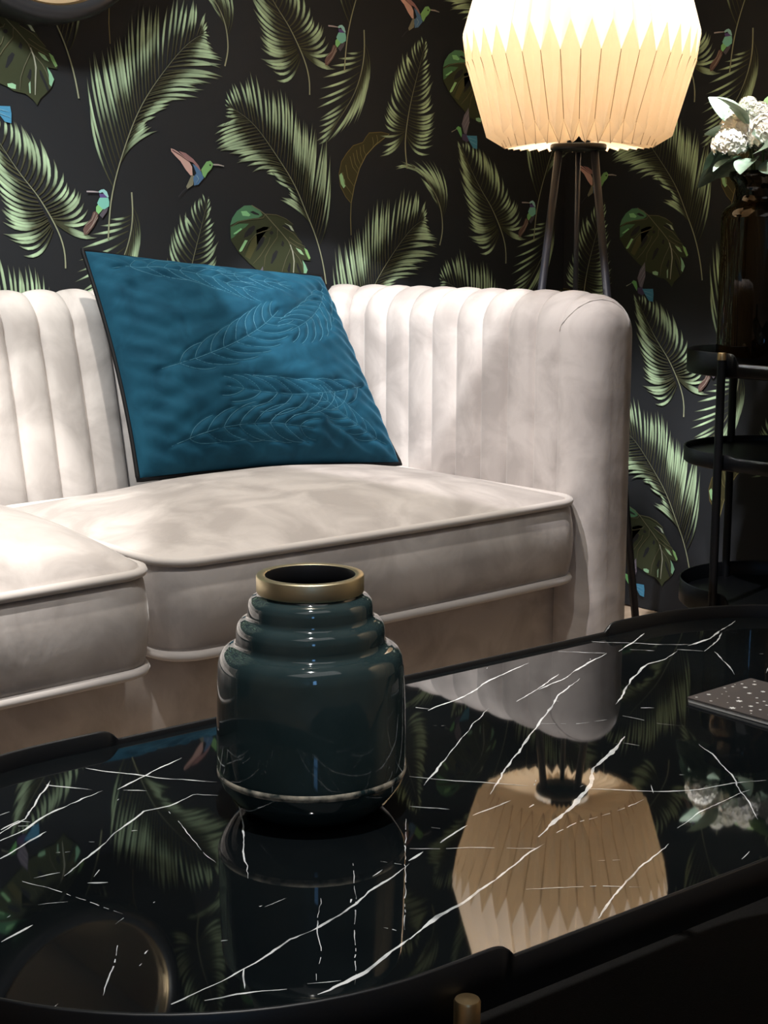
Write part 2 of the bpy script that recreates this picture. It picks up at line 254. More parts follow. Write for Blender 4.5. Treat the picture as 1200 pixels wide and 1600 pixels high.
LINES=[((125,120,80),5,(-11442,-1499,-11375,-1700,-11255,-1819)),((125,120,80),5,(-11361,-1435,-11308,-1637,-11227,-1736)),((125,120,80),5,(-11280,-1371,-11248,-1533,-11173,-1653)),((125,120,80),5,(-11185,-1306,-11172,-1449,-11118,-1569)),((125,120,80),5,(-11104,-1262,-11090,-1384,-11036,-1464)),((125,120,80),5,(-10871,-1110,-10844,-1211,-10858,-1304)),((125,120,80),5,(-10762,-1064,-10734,-1155,-10762,-1248)),((125,120,80),5,(-11549,-1665,-11497,-1907,-11350,-2067)),((125,120,80),5,(-11630,-1809,-11578,-2031,-11391,-2231)),((150,140,95),8,(-11422,-3013,-11434,-2683,-11419,-2396,-11337,-2066,-11200,-1715,-11036,-1464,-10789,-1250,-10429,-1028)),((120,108,66),6,(-11419,-2396,-11553,-2275,-11685,-2075,-11723,-1853,-11655,-1608,-11521,-1441,-11360,-1293,-11117,-1222,-11035,-1117,-10953,-1032,-10651,-1002,-10429,-1028)),((170,170,140),9,(-8144,214,-8117,154,-8042,170,-8004,237,-8040,281)),((110,108,84),6,(-8221,560,-8278,493,-8407,477,-8626,460,-8843,414,-8979,333)),((110,108,84),6,(-8086,340,-8115,288,-8282,242,-8448,197,-8597,65,-8746,-155)),((110,108,84),6,(-7937,289,-7949,140,-8120,-53,-8234,-217,-8265,-410)),((110,108,84),6,(-8117,140,-8156,36,-8345,-201,-8513,-348)),((110,108,84),6,(-8221,567,-7961,556,-7737,484,-7568,381)),((110,108,84),6,(-7815,334,-7570,216,-7362,36)),((110,108,84),6,(-7666,141,-7477,36,-7285,-39)),((110,108,84),6,(-7667,59,-7478,-39,-7286,-115)),((130,130,105),8,(-8530,724,-8349,639,-8221,560,-8038,392,-7854,230,-7686,66,-7612,-69,-7576,-220,-7569,-431)),((112,112,92),7,(-7636,-66,-7766,-304,-7838,-481,-7864,-693)),((112,112,92),7,(-7583,-110,-7437,-252,-7365,-372,-7326,-504)),((185,190,172),13,(-7644,0,-7585,-138,-7554,-308,-7573,-501,-7590,-753)),((175,160,150),14,(-11841,543,-11902,421,-12031,322)),((175,160,150),14,(-11800,507,-11891,342,-12022,201)),((175,160,150),14,(-11788,465,-11943,262)),((195,185,190),26,(-11988,901,-11870,901,-11744,895)),((70,68,75),14,(-10133,848,-10052,934,-9948,1011)),((110,80,85),12,(-10245,1663,-10068,1577,-9879,1463)),((150,185,200),14,(-9737,1233,-9693,1178,-9741,1101)),((190,182,178),26,(-9369,1437,-9259,1436,-9136,1416)),((165,160,170),5,(-8300,-491,-8440,-696)),((165,160,170),5,(-8281,-603,-8421,-809)),((165,160,170),5,(-8275,-693,-8388,-899)),((130,190,220),6,(-8280,-1010,-8073,-1051)),((130,190,220),6,(-8248,-1078,-8055,-1141)),((180,180,160),8,(-8776,-914,-8637,-852))]
# veins of the marble, (width, x, -y, ...) in metres
VEINS=[(0.00244,-1.9513,1.701,-1.9146,1.6882,-1.8857,1.6825,-1.843,1.6694,-1.7983,1.6541,-1.7786,1.6496),(0.00339,-1.7732,1.6386,-1.702,1.6106,-1.6605,1.5889,-1.6332,1.5671,-1.5944,1.5523,-1.5532,1.5301),(0.00262,-2.0372,1.7193,-1.9991,1.7162,-1.9501,1.6996),(0.00186,-2.1072,1.6753,-2.0695,1.6708,-2.0381,1.6639,-2.0078,1.654,-1.9831,1.6529,-1.9558,1.6433,-1.9365,1.6368,-1.9067,1.6262,-1.8756,1.6149),(0.00185,-1.8727,1.6115,-1.8544,1.6064),(0.00191,-1.8346,1.602,-1.7974,1.5892),(0.0015,-1.7811,1.5797,-1.7371,1.5754),(0.00149,-2.0907,1.6846,-2.0728,1.6891,-2.0469,1.7031),(0.00095,-2.0342,1.7059,-2.0164,1.7149),(0.00184,-2.0684,1.4807,-2.0333,1.4575,-1.9648,1.4134,-1.9433,1.4179,-1.9161,1.4089,-1.9029,1.4219),(0.00197,-2.074,1.3986,-2.0472,1.3883,-2.0194,1.3721,-1.9669,1.3566),(0.00191,-2.0881,1.4271,-2.0409,1.4017),(0.00167,-2.1455,1.5428,-2.1194,1.5348),(0.0016,-1.9564,1.3619,-1.9216,1.3478,-1.8787,1.3319),(0.00123,-1.9516,1.3025,-1.931,1.3378,-1.9158,1.3643,-1.8877,1.3978),(0.00163,-1.9942,1.3167,-1.9817,1.3348,-1.9723,1.3502),(0.00107,-1.9541,1.3657,-1.94,1.3777),(0.00151,-2.0642,1.3787,-2.0465,1.3709,-2.0396,1.3785),(0.00102,-1.9041,1.4511,-1.9309,1.4951,-1.9591,1.5367,-1.9749,1.5643),(0.00117,-2.0515,1.6664,-2.0657,1.6872),(0.00082,-2.0906,1.5894,-2.1101,1.6166,-2.1317,1.642),(0.00181,-2.062,1.5011,-2.0511,1.5091),(0.0006,-2.095,1.4663,-2.0819,1.5028,-2.0733,1.5409,-2.0682,1.5577),(0.00066,-1.9498,1.4227,-1.9585,1.4555,-1.9718,1.4977,-1.9778,1.5281),(0.00056,-1.9924,1.6059,-1.9738,1.6051),(0.00055,-1.9052,1.5897,-1.9397,1.6341,-2.0131,1.7238),(0.00061,-1.9576,1.6189,-1.9801,1.6459,-2.0019,1.6771,-2.0297,1.7097),(0.0006,-1.8236,1.552,-1.9505,1.6959),(0.00186,-1.6356,1.3665,-1.577,1.3563,-1.5243,1.3341,-1.4508,1.3154),(0.0014,-1.5542,1.3996,-1.5104,1.3855,-1.457,1.362),(0.00209,-1.5104,1.3855,-1.471,1.3794,-1.4257,1.3614,-1.3631,1.3418),(0.00188,-1.7401,1.5567,-1.7,1.5282,-1.6474,1.4966,-1.5897,1.4618,-1.5093,1.4111,-1.4527,1.3862),(0.00138,-1.7665,1.5083,-1.7204,1.4788,-1.67,1.4466,-1.6342,1.4241,-1.5879,1.3994),(0.00191,-1.489,1.4654,-1.4201,1.4226,-1.3605,1.3952,-1.3334,1.3961,-1.2964,1.382),(0.00256,-1.2954,1.3795,-1.278,1.401),(0.00161,-1.278,1.401,-1.2357,1.3859,-1.2,1.3663),(0.00266,-1.2738,1.3776,-1.2301,1.3731,-1.1886,1.3577,-1.1465,1.3443),(0.00145,-1.3477,1.345,-1.269,1.315),(0.00118,-1.34,1.3007,-1.2951,1.3527,-1.2635,1.3796),(0.00115,-1.3956,1.3043,-1.3631,1.3418),(0.00116,-1.3327,1.3478,-1.3172,1.3676),(0.00085,-1.584,1.4595,-1.5598,1.4801,-1.5257,1.4921),(0.00097,-1.7619,1.4854,-1.7485,1.5065,-1.7273,1.5321,-1.7036,1.5618),(0.0017,-1.6732,1.5969,-1.6529,1.616,-1.6367,1.6353,-1.6102,1.6523,-1.5759,1.6608,-1.5494,1.6756),(0.00112,-1.8054,1.535,-1.7858,1.5587),(0.0011,-1.6827,1.6931,-1.6389,1.6834,-1.6055,1.68,-1.577,1.6787),(0.00071,-1.8585,1.5954,-1.8249,1.6209,-1.7832,1.6595),(0.0008,-1.8433,1.695,-1.8093,1.7199,-1.782,1.743),(0.00136,-1.8407,1.7558,-1.7995,1.7375,-1.7592,1.7209,-1.7105,1.7074),(0.00078,-1.7616,1.6422,-1.7311,1.6372,-1.6973,1.6424,-1.6565,1.6403),(0.00118,-1.5194,1.5857,-1.5391,1.6183,-1.559,1.648,-1.5823,1.6741,-1.6231,1.7206),(0.00146,-1.2708,1.4103,-1.2963,1.4435,-1.3237,1.4752),(0.0019,-1.4795,1.4864,-1.47,1.4944),(0.00075,-1.5113,1.4871,-1.5023,1.5241,-1.4892,1.5473),(0.00099,-1.9922,1.4415,-1.9883,1.4431),(0.00098,-2.0417,1.6287,-2.0379,1.6308),(0.00087,-2.0456,1.5556,-2.0427,1.5556)]

# ------------------------------------------------------------------ wallpaper print (drawn once as a tile, laid on both walls)
BG = (0.0235, 0.0256, 0.0300)
def bez(b, c, t, n):
    s = np.linspace(0, 1, n)[:, None]
    return (1 - s) ** 2 * b + 2 * s * (1 - s) * c + s * s * t
def keyed(keys, q):
    K = np.array(keys, dtype=float) * 1e-4
    x = q * (len(K) - 1); i = min(int(x), len(K) - 2); f = x - i
    return K[i] * (1 - f) + K[i + 1] * f
TV, TF, TC = [], [], []          # tile: vertices (u, v, lift), faces, colours
tile_n = [0]
def t_add(verts, faces, cols):
    b = tile_n[0]
    TV.append(np.array(verts, dtype=float)); TC.append(np.array(cols, dtype=float))
    TF.extend([tuple(b + i for i in f) for f in faces]); tile_n[0] += len(verts)
def ribbon(P, wid, cols, lift):
    P = np.array(P); n = len(P)
    t = np.gradient(P, axis=0); t /= np.linalg.norm(t, axis=1)[:, None] + 1e-9
    nn = np.stack([-t[:, 1], t[:, 0]], 1)
    w = np.broadcast_to(np.asarray(wid, float), (n,))[:, None]
    L = P + nn * w; Rr = P - nn * w
    v = np.zeros((3 * n, 3)); v[0::3, :2] = L; v[1::3, :2] = P; v[2::3, :2] = Rr; v[:, 2] = lift
    c = np.zeros((3 * n, 3)); cc = np.array(cols)
    c[0::3] = cc * 0.62; c[1::3] = cc; c[2::3] = cc * 0.8
    f = []
    for i in range(n - 1):
        a = 3 * i
        f += [(a, a + 1, a + 4, a + 3), (a + 1, a + 2, a + 5, a + 4)]
    t_add(v, f, c)
DARK = np.array(lin((72, 71, 52))); BRIGHT = np.array(lin((214, 246, 204))); TIP = np.array(lin((105, 103, 92))); RIB = np.array(lin((172, 178, 148)))
prng = np.random.default_rng(3)
def frond(fr, lift):
    rach, L, nL, Rr, nR, w = fr
    P = np.array(rach, dtype=float).reshape(-1, 2) * 1e-4
    d = np.r_[0, np.cumsum(np.linalg.norm(np.diff(P, axis=0), axis=1))]
    s = np.linspace(0, d[-1], 28)
    C = np.stack([np.interp(s, d, P[:, 0]), np.interp(s, d, P[:, 1])], 1)
    for it in range(3): C[1:-1] = (C[:-2] + 2 * C[1:-1] + C[2:]) / 4
    T = np.linspace(0, 1, 9)
    shape = np.interp(T, [0, .25, .5, .72, .88, 1], [.30, .55, .95, 1.0, .5, .03])
    for keys, n in ((L, nL), (Rr, nR)):
        for i in range(n):
            q = i / (n - 1)
            k = keyed(keys, q) + prng.normal(0, 0.0014, 6) * np.array([.3, .3, 1, 1, 2.2, 2.2])
            B = bez(k[0:2], k[2:4], k[4:6], 9)
            ln = np.linalg.norm(k[4:6] - k[0:2])
            wm = w * 1e-4 * 0.42 * min(1.0, 0.42 + ln / 0.11) * prng.uniform(.85, 1.15)
            hot = prng.uniform(.62, .98); g = prng.uniform(.38, .5)
            m = np.interp(T, [0, g - .1, g + .1, .78, .9, 1], [0.0, 0.06, 0.85, 1.0, .35, .0])[:, None] * hot
            base = DARK * prng.uniform(.62, 1.15)
            c = base * (1 - m) + BRIGHT * m
            e = np.interp(T, [0, .86, 1], [0, 0, .8])[:, None]
            c = c * (1 - e) + TIP * e
            ribbon(B, wm * shape, c, lift + (i % 9) * 1.5e-5)
    n = len(C)
    wr = np.linspace(0.0015, 0.0004, n)
    q = np.linspace(0, 1, n)[:, None]
    ribbon(C, wr, RIB * np.clip(1.15 - 1.0 * q, 0.35, 1), lift + 2.5e-4)
def t_poly(colr, pts, lift):
    P = np.array(pts, dtype=float).reshape(-1, 2) * 1e-4
    c = BG if colr == 'BG' else lin(colr)
    v = np.c_[P, np.full(len(P), lift)]
    t_add(v, [tuple(range(len(P)))], [c] * len(P))
for i, k in enumerate(('S5', 'S7', 'S4', 'S2', 'S1', 'S3')):
    frond(FRONDS[k], 2e-4 + i * 3.5e-4)
for i, (c, p) in enumerate(POLYS): t_poly(c, p, (0.0 if i < 2 else 2.2e-3) + i * 1.2e-5 + 3e-5)
for i, (c, w_, p) in enumerate(LINES):
    P = np.array(p, dtype=float).reshape(-1, 2) * 1e-4
    wl = {5: .0008, 8: .0009, 6: .0008, 9: .0011, 13: .0013, 14: .0008, 26: .0014, 12: .0008, 7: .0008}.get(w_, .0008)
    w_end = np.full(len(P), wl); w_end[-1] *= .5
    ribbon(P, w_end, [np.array(lin(c))] * len(P), (2.4e-4 if i < 12 else 3.2e-3) + i * 1e-5)
TV = np.concatenate(TV); TC = np.concatenate(TC)

def wall_mesh(name, plane_quad, ks, place, zmax=2.6):
    V = [np.array(plane_quad, dtype=float)]; F = [(0, 1, 2, 3)]; C = [np.array([BG] * 4)]
    nv = 4
    for k in ks:
        for n in range(-1, 5):
            U = TV[:, 0] + k * 0.53; Z = TV[:, 1] + (0.32 if k % 2 else 0) + n * 0.64 + FL
            if Z.max() < 0 or Z.min() > zmax: continue
            V.append(place(U, np.clip(Z, 0.0, zmax), TV[:, 2])); C.append(TC)
            F += [tuple(nv + i for i in f) for f in TF]; nv += len(TV)
    V = np.concatenate(V); C = np.concatenate(C)
    me = bpy.data.meshes.new(name)
    lens = np.array([len(f) for f in F], dtype=np.int32); idx = np.array([i for f in F for i in f], dtype=np.int32)
    me.vertices.add(len(V)); me.vertices.foreach_set('co', V.astype(np.float32).ravel())
    me.loops.add(len(idx)); me.loops.foreach_set('vertex_index', idx)
    me.polygons.add(len(lens)); me.polygons.foreach_set('loop_start', np.r_[0, np.cumsum(lens)[:-1]].astype(np.int32))
    me.polygons.foreach_set('loop_total', lens)
    me.update(calc_edges=True); me.validate()
    a = me.color_attributes.new('print', 'FLOAT_COLOR', 'POINT')
    a.data.foreach_set('color', np.c_[C, np.ones(len(C))].astype(np.float32).ravel())
    me.materials.append(M['wallpaper'])
    o = bpy.data.objects.new(name, me); put(o); o['kind'] = 'structure'
    return o
wall_mesh('wall_back', [(-5.0, 0, 0), (0, 0, 0), (0, 0, 2.6), (-5.0, 0, 2.6)], range(-3, 4),
          lambda U, Z, l: np.stack([np.minimum(U, 0), -l, Z], 1))
wall_mesh('wall_right', [(0, 0, 0), (0, -1.7, 0), (0, -1.7, 2.6), (0, 0, 2.6)], range(1, 5),
          lambda U, Z, l: np.stack([-l, -np.clip(U + 0.005, 0, 1.7), np.clip(Z + 0.0043, 0, 2.6)], 1))

# ------------------------------------------------------------------ rest of the room
def struct(mb, name, m, smooth=False):
    o = mb.build(name, m, None, smooth); o['kind'] = 'structure'; return o
fl_root = MB(); fl_root.box((-5.1, -5.6, -0.06), (0.1, 0.1, -0.004))
floor = struct(fl_root, 'floor', M['wood'])
pl_mesh = MB(); pl_mesh.box((-0.6475, -0.0595, -0.004), (0.6475, 0.0595, 0.0))
pm0 = None
for j in range(-1, 9):                          # boards around the sofa's end and along the walls
    for i in range(4):
        x = -0.65 - i * 1.3 + (0.55 if j % 2 else 0.0); y = -0.06 - j * 0.12 - 0.0
        if j < 0 or x > -0.64 or x < -4.4: 
            continue
        if pm0 is None:
            o = pl_mesh.build('floor_board', M['wood'], floor, False); bevel(o, 0.0012, 1); pm0 = o
        else:
            o = pm0.copy(); put(o, floor)
        o.location = (x, y, 0.0)
for j in range(0, 9, 2):
    pass
half = MB(); half.box((-0.05, -0.0595, -0.004), (0.05, 0.0595, 0.0))
b = MB(); b.box((-5.1, -5.5, 0), (-5.0, 0.1, 2.6)); struct(b, 'wall_left', M['paint'])
b = MB(); b.box((-5.0, -5.6, 0), (0.0, -5.5, 2.6)); struct(b, 'wall_front', M['paint'])
b = MB(); b.box((0.0, -5.5, 0), (0.004, -1.7, 2.6)); struct(b, 'wall_right', M['paint'])
b = MB(); b.box((-5.1, -5.6, 2.6), (0.1, 0.1, 2.7)); struct(b, 'ceiling', M['ceil'])
b = MB(); b.box((-5.0, 0.004, 0), (0.1, 0.1, 2.6)); struct(b, 'trim_1', M['paint'])
b = MB(); b.box((0.004, -5.5, 0), (0.1, 0.0, 2.6)); struct(b, 'trim_2', M['paint'])

# rug under the coffee table
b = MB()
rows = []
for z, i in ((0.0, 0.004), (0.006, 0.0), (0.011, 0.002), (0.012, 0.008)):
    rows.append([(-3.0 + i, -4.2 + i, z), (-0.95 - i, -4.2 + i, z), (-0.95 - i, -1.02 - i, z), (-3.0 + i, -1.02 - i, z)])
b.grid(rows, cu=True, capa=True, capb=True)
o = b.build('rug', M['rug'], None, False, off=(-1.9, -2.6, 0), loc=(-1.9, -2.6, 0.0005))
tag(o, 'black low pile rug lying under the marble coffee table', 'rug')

# ------------------------------------------------------------------ sofa
SX, SY = -1.62, -0.52
sofa = root('sofa', (SX, SY, 0), 'blush beige velvet sofa with channel tufted back and arms', 'sofa')
so = (SX, SY, 0)
TH = 0.120                     # thickness of back and arms
ZT = 0.718                    # top of the roll
AX_R = -0.827                 # centre plane of the right arm
AX_L = -2.49
BYC = -0.235                  # centre line of the back's roll
RC = 0.13
def path_pts():
    """centre line: from left arm front, round the back, to right arm front; returns list of (x, y, nx, ny) with n pointing inward"""
    P = []
    yF = -0.822
    def seg(a, b_, n):
        a = np.array(a); b_ = np.array(b_)
        L = np.linalg.norm(b_ - a); m = max(2, int(L / 0.004))
        return [(*(a + (b_ - a) * i / m), *n) for i in range(m)]
    P += seg((AX_L, yF), (AX_L, BYC - RC), (1, 0))
    for i in range(40):
        t = math.pi - (math.pi / 2) * i / 40
        P.append((AX_L + RC + RC * math.cos(t), BYC - RC + RC * math.sin(t), -math.cos(t), -math.sin(t)))
    P += seg((AX_L + RC, BYC), (AX_R - RC, BYC), (0, -1))
    for i in range(40):
        t = math.pi / 2 - (math.pi / 2) * i / 40
        P.append((AX_R - RC + RC * math.cos(t), BYC - RC + RC * math.sin(t), -math.cos(t), -math.sin(t)))
    P += seg((AX_R, BYC - RC), (AX_R, yF), (-1, 0))
    P.append((AX_R, yF, -1, 0))
    return np.array(P)
PP = path_pts()
dd = np.r_[0, np.cumsum(np.hypot(np.diff(PP[:, 0]), np.diff(PP[:, 1])))]
def path_at(s): return [np.interp(s, dd, PP[:, i]) for i in range(4)]
def profile(lean):
    """list of (offset toward the inside, z, scallop weight) from inside bottom over the roll to the outside bottom"""
    r = TH / 2; out = []
    zc = ZT - r
    for i in range(15):
        z = 0.20 + (zc - 0.20) * i / 15
        q = 1 - (z - 0.20) / (zc - 0.20)
        out.append((r + lean * q ** 0.85, z, 1.0))
    for i in range(17):
        t = math.pi * i / 16
        out.append((r * math.cos(t), zc + r * math.sin(t), 1.0 if t < 2.2 else 0.5))
    for i in range(1, 10):
        z = zc - (zc - 0.10) * i / 9
        out.append((-r, z, 0.0 if i > 1 else 0.25))
    return out
def lean_at(s):
    x, y, nx, ny = path_at(s)
    return 0.002 + 0.092 * abs(ny) ** 1.5
def channel(s0, s1, depth=0.010, n=11):
    mb = MB(); rows = []
    depth = 0.0100 + 0.0025 * abs(path_at((s0 + s1) / 2)[3])
    for i in range(n):
        tau = i / (n - 1); s = s0 + (s1 - s0) * tau
        x, y, nx, ny = path_at(s)
        pr = profile(lean_at(s)); rr = []
        sc = math.sqrt(max(0.0, 1 - (2 * tau - 1) ** 2)) ** 0.8
        for k, (o_, z, w) in enumerate(pr):
            a = pr[max(0, k - 1)]; c = pr[min(len(pr) - 1, k + 1)]
            tx, tz = c[0] - a[0], c[1] - a[1]; L = math.hypot(tx, tz)
            nxo, nzo = tz / L, -tx / L          # outward normal of the profile
            dsp = (sc - 1) * depth * w
            oo = o_ + nxo * dsp; zz = z + nzo * dsp
            rr.append((x + nx * oo, y + ny * oo, zz))
        rows.append(rr)
    mb.grid(rows)
    return mb
# seams: spaced 58 mm, the last one on the right arm where the smooth arm front begins
s_end = dd[-1]; pitch = 0.0575
seams = [s_end - k * pitch for k in range(int(s_end / pitch) + 1)][::-1]
if seams[0] > 0.02: seams = [0.0] + seams
for a, b_ in zip(seams[:-1], seams[1:]):
    channel(a, b_).build('channel', M['velvet'], sofa, True, off=so)
def arm_front(ax, sgn):
    """smooth rounded end of an arm; sgn=+1 right arm"""
    mb = MB(); rows = []; r = TH / 2; R = 0.052
    yS = -0.822; yF = -0.884; ZSEAM = 0.291
    st = [(yS + 0.004, 0.004), (yS, 0.0005), (yF + R, 0.0)] + [(yF + R - R * math.sin(t), R - R * math.cos(t)) for t in [math.pi / 2 * i / 9 for i in range(1, 10)]]
    for y, inset in st:
        ins = inset * 0.92
        rr = r - ins; lean = 0.002
        row = []
        zc = ZT - r - 0.004
        for i in range(20):
            z = 0.088 + (zc - 0.088) * (i / 20 if i < 10 else 0.5 + 0.5 * (i - 10) / 10); q = 1 - (z - 0.20) / (zc - 0.20)
            g_ = 0.0022 * math.exp(-((z - ZSEAM) / 0.004) ** 2)
            row.append((ax - sgn * (rr + lean * min(q, 1.0) - g_), y + (g_ if y < yF + R * .5 else 0), z))
        for i in range(15):
            t = math.pi * i / 14
            row.append((ax - sgn * rr * math.cos(t), y, zc + rr * math.sin(t)))
        for i in range(1, 12):
            z = zc - (zc - 0.088) * i / 11
            row.append((ax + sgn * rr, y, z))
        rows.append(row)
    mb.grid(rows, capb=True)
    o = mb.build('arm_front', M['velvet'], sofa, True, off=so)
    mb2 = MB(); pts = []
    for i, (y, inset) in enumerate(st[:10]):
        rr = r - inset * 0.92; t = math.radians(6 + 150 * (i / 9) ** 1.25)
        pts.append((ax - sgn * (rr + 0.0004) * math.cos(t), y - 0.0006, ZT - r - 0.004 + (rr + 0.0004) * math.sin(t)))
    mb2.tube(pts, 0.0011, 6)
    mb2.build('seam', M['velvet_piping'], sofa, True, off=so)
arm_front(AX_R, 1); arm_front(AX_L, -1)
# base with rounded front corners
def rrect(x0, x1, y0, y1, r, n=8):
    P = []
    for cx, cy, a0 in ((x1 - r, y1 - r, 0), (x0 + r, y1 - r, 90), (x0 + r, y0 + r, 180), (x1 - r, y0 + r, 270)):
        for i in range(n + 1):
            t = math.radians(a0 + 90 * i / n); P.append((cx + r * math.cos(t), cy + r * math.sin(t)))
    return P
mb = MB(); rows = []
for z, i in ((0.085, 0.012), (0.092, 0.0), (0.27, 0.0), (0.288, 0.003), (0.294, 0.012)):
    rows.append([(x, y, z) for x, y in rrect(AX_L - TH / 2 + i + 0.002, AX_R + TH / 2 - i - 0.002, -0.818 + i, -0.19 - i, 0.02)])
mb.grid(rows, cu=True, capa=True, capb=True)
mb.build('base', M['velvet'], sofa, True, off=so)
for x in (AX_L + 0.02, AX_R - 0.02):
    for y in (-0.80, -0.26):
        mb = MB(); mb.lathe([(0.0, 0.0), (0.013, 0.0), (0.015, 0.004), (0.023, 0.088), (0.0, 0.088)], 20, (x, y, 0))
        mb.build('leg', M['black_metal'], sofa, True, off=so)

# loose seat cushions
def seat_cushion(x0, x1, yF, yB, label, crown, px_, dz=0.0):
    cx, cy = (x0 + x1) / 2, (yF + yB) / 2
    z0, z1 = 0.302 + dz, 0.4165 + dz
    c = root('seat_cushion', (cx, cy, z0), label, 'cushion', 'loose seat cushions of the sofa')
    O = (cx, cy, z0)
    def outline(sc, grow=0.0):
        P = rrect(x0 - grow * 0.45, x1 + grow * 0.45, yF - grow, yB + grow * 0.2, 0.042 + grow * 0.5, 8)
        Q = []
        m = len(P)
        for i in range(m):                       # denser along the straight sides
            a = np.array(P[i]); b2 = np.array(P[(i + 1) % m])
            L = np.linalg.norm(b2 - a); k = max(1, int(L / 0.03))
            for j in range(k): Q.append(tuple(a + (b2 - a) * j / k))
        out = []
        for x, y in Q:
            # front and back edges bow gently outward
            bow = 0.010 * (1 - ((x - cx) / (x1 - x0) * 2) ** 2) * (1 if y < cy else -1) * abs((y - cy) / (yB - yF) * 2)
            out.append((cx + (x - cx) * sc, cy + (y - bow - cy) * sc))
        return out
    mb = MB(); rows = []
    for sc in (0.0, 0.5, 0.85): rows.append([(x, y, z0 - 0.004 * (1 - sc)) for x, y in outline(max(sc, 0.001))])
    for z, g in ((z0, 0.0), (z0 + 0.012, 0.006), (z0 + 0.035, 0.011), ((z0 + z1) / 2, 0.013), (z1 - 0.035, 0.011), (z1 - 0.012, 0.006), (z1, 0.0)):
        rows.append([(x, y, z) for x, y in outline(1.0, g)])
    for sc in (0.994, 0.985, 0.97, 0.945, 0.91, 0.86, 0.79, 0.70, 0.60, 0.49, 0.37, 0.25, 0.12, 0.001):
        row = []
        for x, y in outline(sc):
            a_ = abs(x - cx) / (x1 - x0) * 2; b_ = abs(y - cy) / (yB - yF) * 2
            h = crown * max(0.0, (1 - min(1, a_) ** px_) * (1 - min(1, b_) ** 2.4)) ** (0.55 if crown > 0.06 else 0.70)
            row.append((x, y, z1 + h + 0.004 * (1 - sc) * sc + 0.0010 * math.sin(37 * x + 11 * y) * sc))
        rows.append(row)
    mb.grid(rows, cu=True)
    mb.build('cover', M['velvet'], c, True, off=O)
    for z in (z0, z1):
        mb = MB(); mb.tube([(x, y, z) for x, y in outline(1.0, 0.004)], 0.0062, 8, closed=True)
        mb.build('piping', M['velvet_piping'], c, True, off=O)
    return c
seat_cushion(-1.598, -0.8935, -0.872, -0.405, 'seat cushion of the sofa beside the right arm, under the blue pillow', 0.045, 1.75)
seat_cushion(-2.405, -1.637, -0.902, -0.405, 'seat cushion at the left of the sofa, standing slightly further forward', 0.074, 4.0, 0.003)

# ------------------------------------------------------------------ pillow
pil = root('throw_pillow', (-1.12, -0.44, 0.44), 'teal blue velvet throw pillow with quilted leaf stitching and black cord edge', 'pillow')
po = (-1.12, -0.44, 0.44)
BL = np.array((-1.388, -0.460, 0.447)); BR = np.array((-0.914, -0.497, 0.431))
TL = np.array((-1.377, -0.300, 0.777)); TR = np.array((-0.938, -0.320, 0.733))
nrm = np.cross(BR - BL, TL - BL); nrm /= np.linalg.norm(nrm)
if nrm[1] > 0: nrm = -nrm
def pil_pt(u, v, side):
    # edges bow inward a little
    uu = u + 0.035 * (4 * v * (1 - v)) * (0.5 - u) * 1.3
    vv = v + 0.04 * (4 * u * (1 - u)) * (0.5 - v) * 1.2
    p = (1 - uu) * (1 - vv) * BL + uu * (1 - vv) * BR + uu * vv * TR + (1 - uu) * vv * TL
    t = 0.084 * ((1 - abs(2 * u - 1) ** 2.4) * (1 - abs(2 * v - 1) ** 2.4)) ** 0.54
    wr = 0.0075 * mnoise.noise(Vector((u * 5 + v * 2.5, v * 15 - u * 6, 3.1))) * (0.45 + 0.9 * abs(u - 0.5)) + 0.004 * mnoise.noise(Vector((u * 11, v * 9, 7.7)))
    edge = min(u, 1 - u, v, 1 - v)
    cr = 0.006 * math.exp(-edge * 12) * math.sin(60 * (u + v * 1.3)) * min(1, edge * 40)
    return p + nrm * side * (t + (wr + cr) * min(1, edge * 12))
STITCH = ((0.10, 0.10, 0.62, 0.12, 0.08, 9, 0.17), (0.93, 0.36, 0.30, 0.32, 0.10, 10, 0.18), (0.10, 0.42, 0.62, 0.70, -0.08, 10, 0.19), (0.06, 0.90, 0.56, 0.78, 0.10, 9, 0.17), (0.96, 0.93, 0.62, 0.58, 0.08, 9, 0.18), (0.95, 0.08, 0.66, 0.28, 0.06, 7, 0.14), (0.40, 0.95, 0.75, 0.86, -0.05, 6, 0.10))
def stitch_lines(u0, v0, u1, v1, bow, nl, ll):
    def P(t):
        x = u0 + (u1 - u0) * t; y = v0 + (v1 - v0) * t
        dx, dy = u1 - u0, v1 - v0
        return x - dy * bow * 4 * t * (1 - t), y + dx * bow * 4 * t * (1 - t)
    out = [[P(i / 24) for i in range(25)]]
    for i in range(1, nl):
        t = i / nl; x, y = P(t); x2, y2 = P(min(1, t + 0.02)); a = math.atan2(y2 - y, x2 - x)
        l = ll * math.sin(math.pi * (0.12 + 0.83 * t)) ** 0.8
        for sg in (1, -1):
            out.append([(x + l * (k / 10) * math.cos(a + sg * (1.05 - .55 * k / 10)), y + l * (k / 10) * math.sin(a + sg * (1.05 - .55 * k / 10))) for k in range(11)])
    return [[(min(.985, max(.015, p[0])), min(.985, max(.015, p[1]))) for p in l] for l in out]
ALL = [stitch_lines(*s_) for s_ in STITCH]
SP = np.array([((a[0] * (1 - q) + c[0] * q), (a[1] * (1 - q) + c[1] * q)) for leaf in ALL for l in leaf for a, c in zip(l[:-1], l[1:]) for q in (0, .34, .67)])
n = 130
ug, vg = np.meshgrid(np.linspace(0, 1, n + 1), np.linspace(0, 1, n + 1))
dist = np.full(ug.shape, 9.0)
for k in range(0, len(SP), 200):
    d2 = ((ug[..., None] - SP[k:k + 200, 0]) ** 2 + (vg[..., None] - SP[k:k + 200, 1]) ** 2).min(-1)
    dist = np.minimum(dist, d2)
dist = np.sqrt(dist) * 0.45
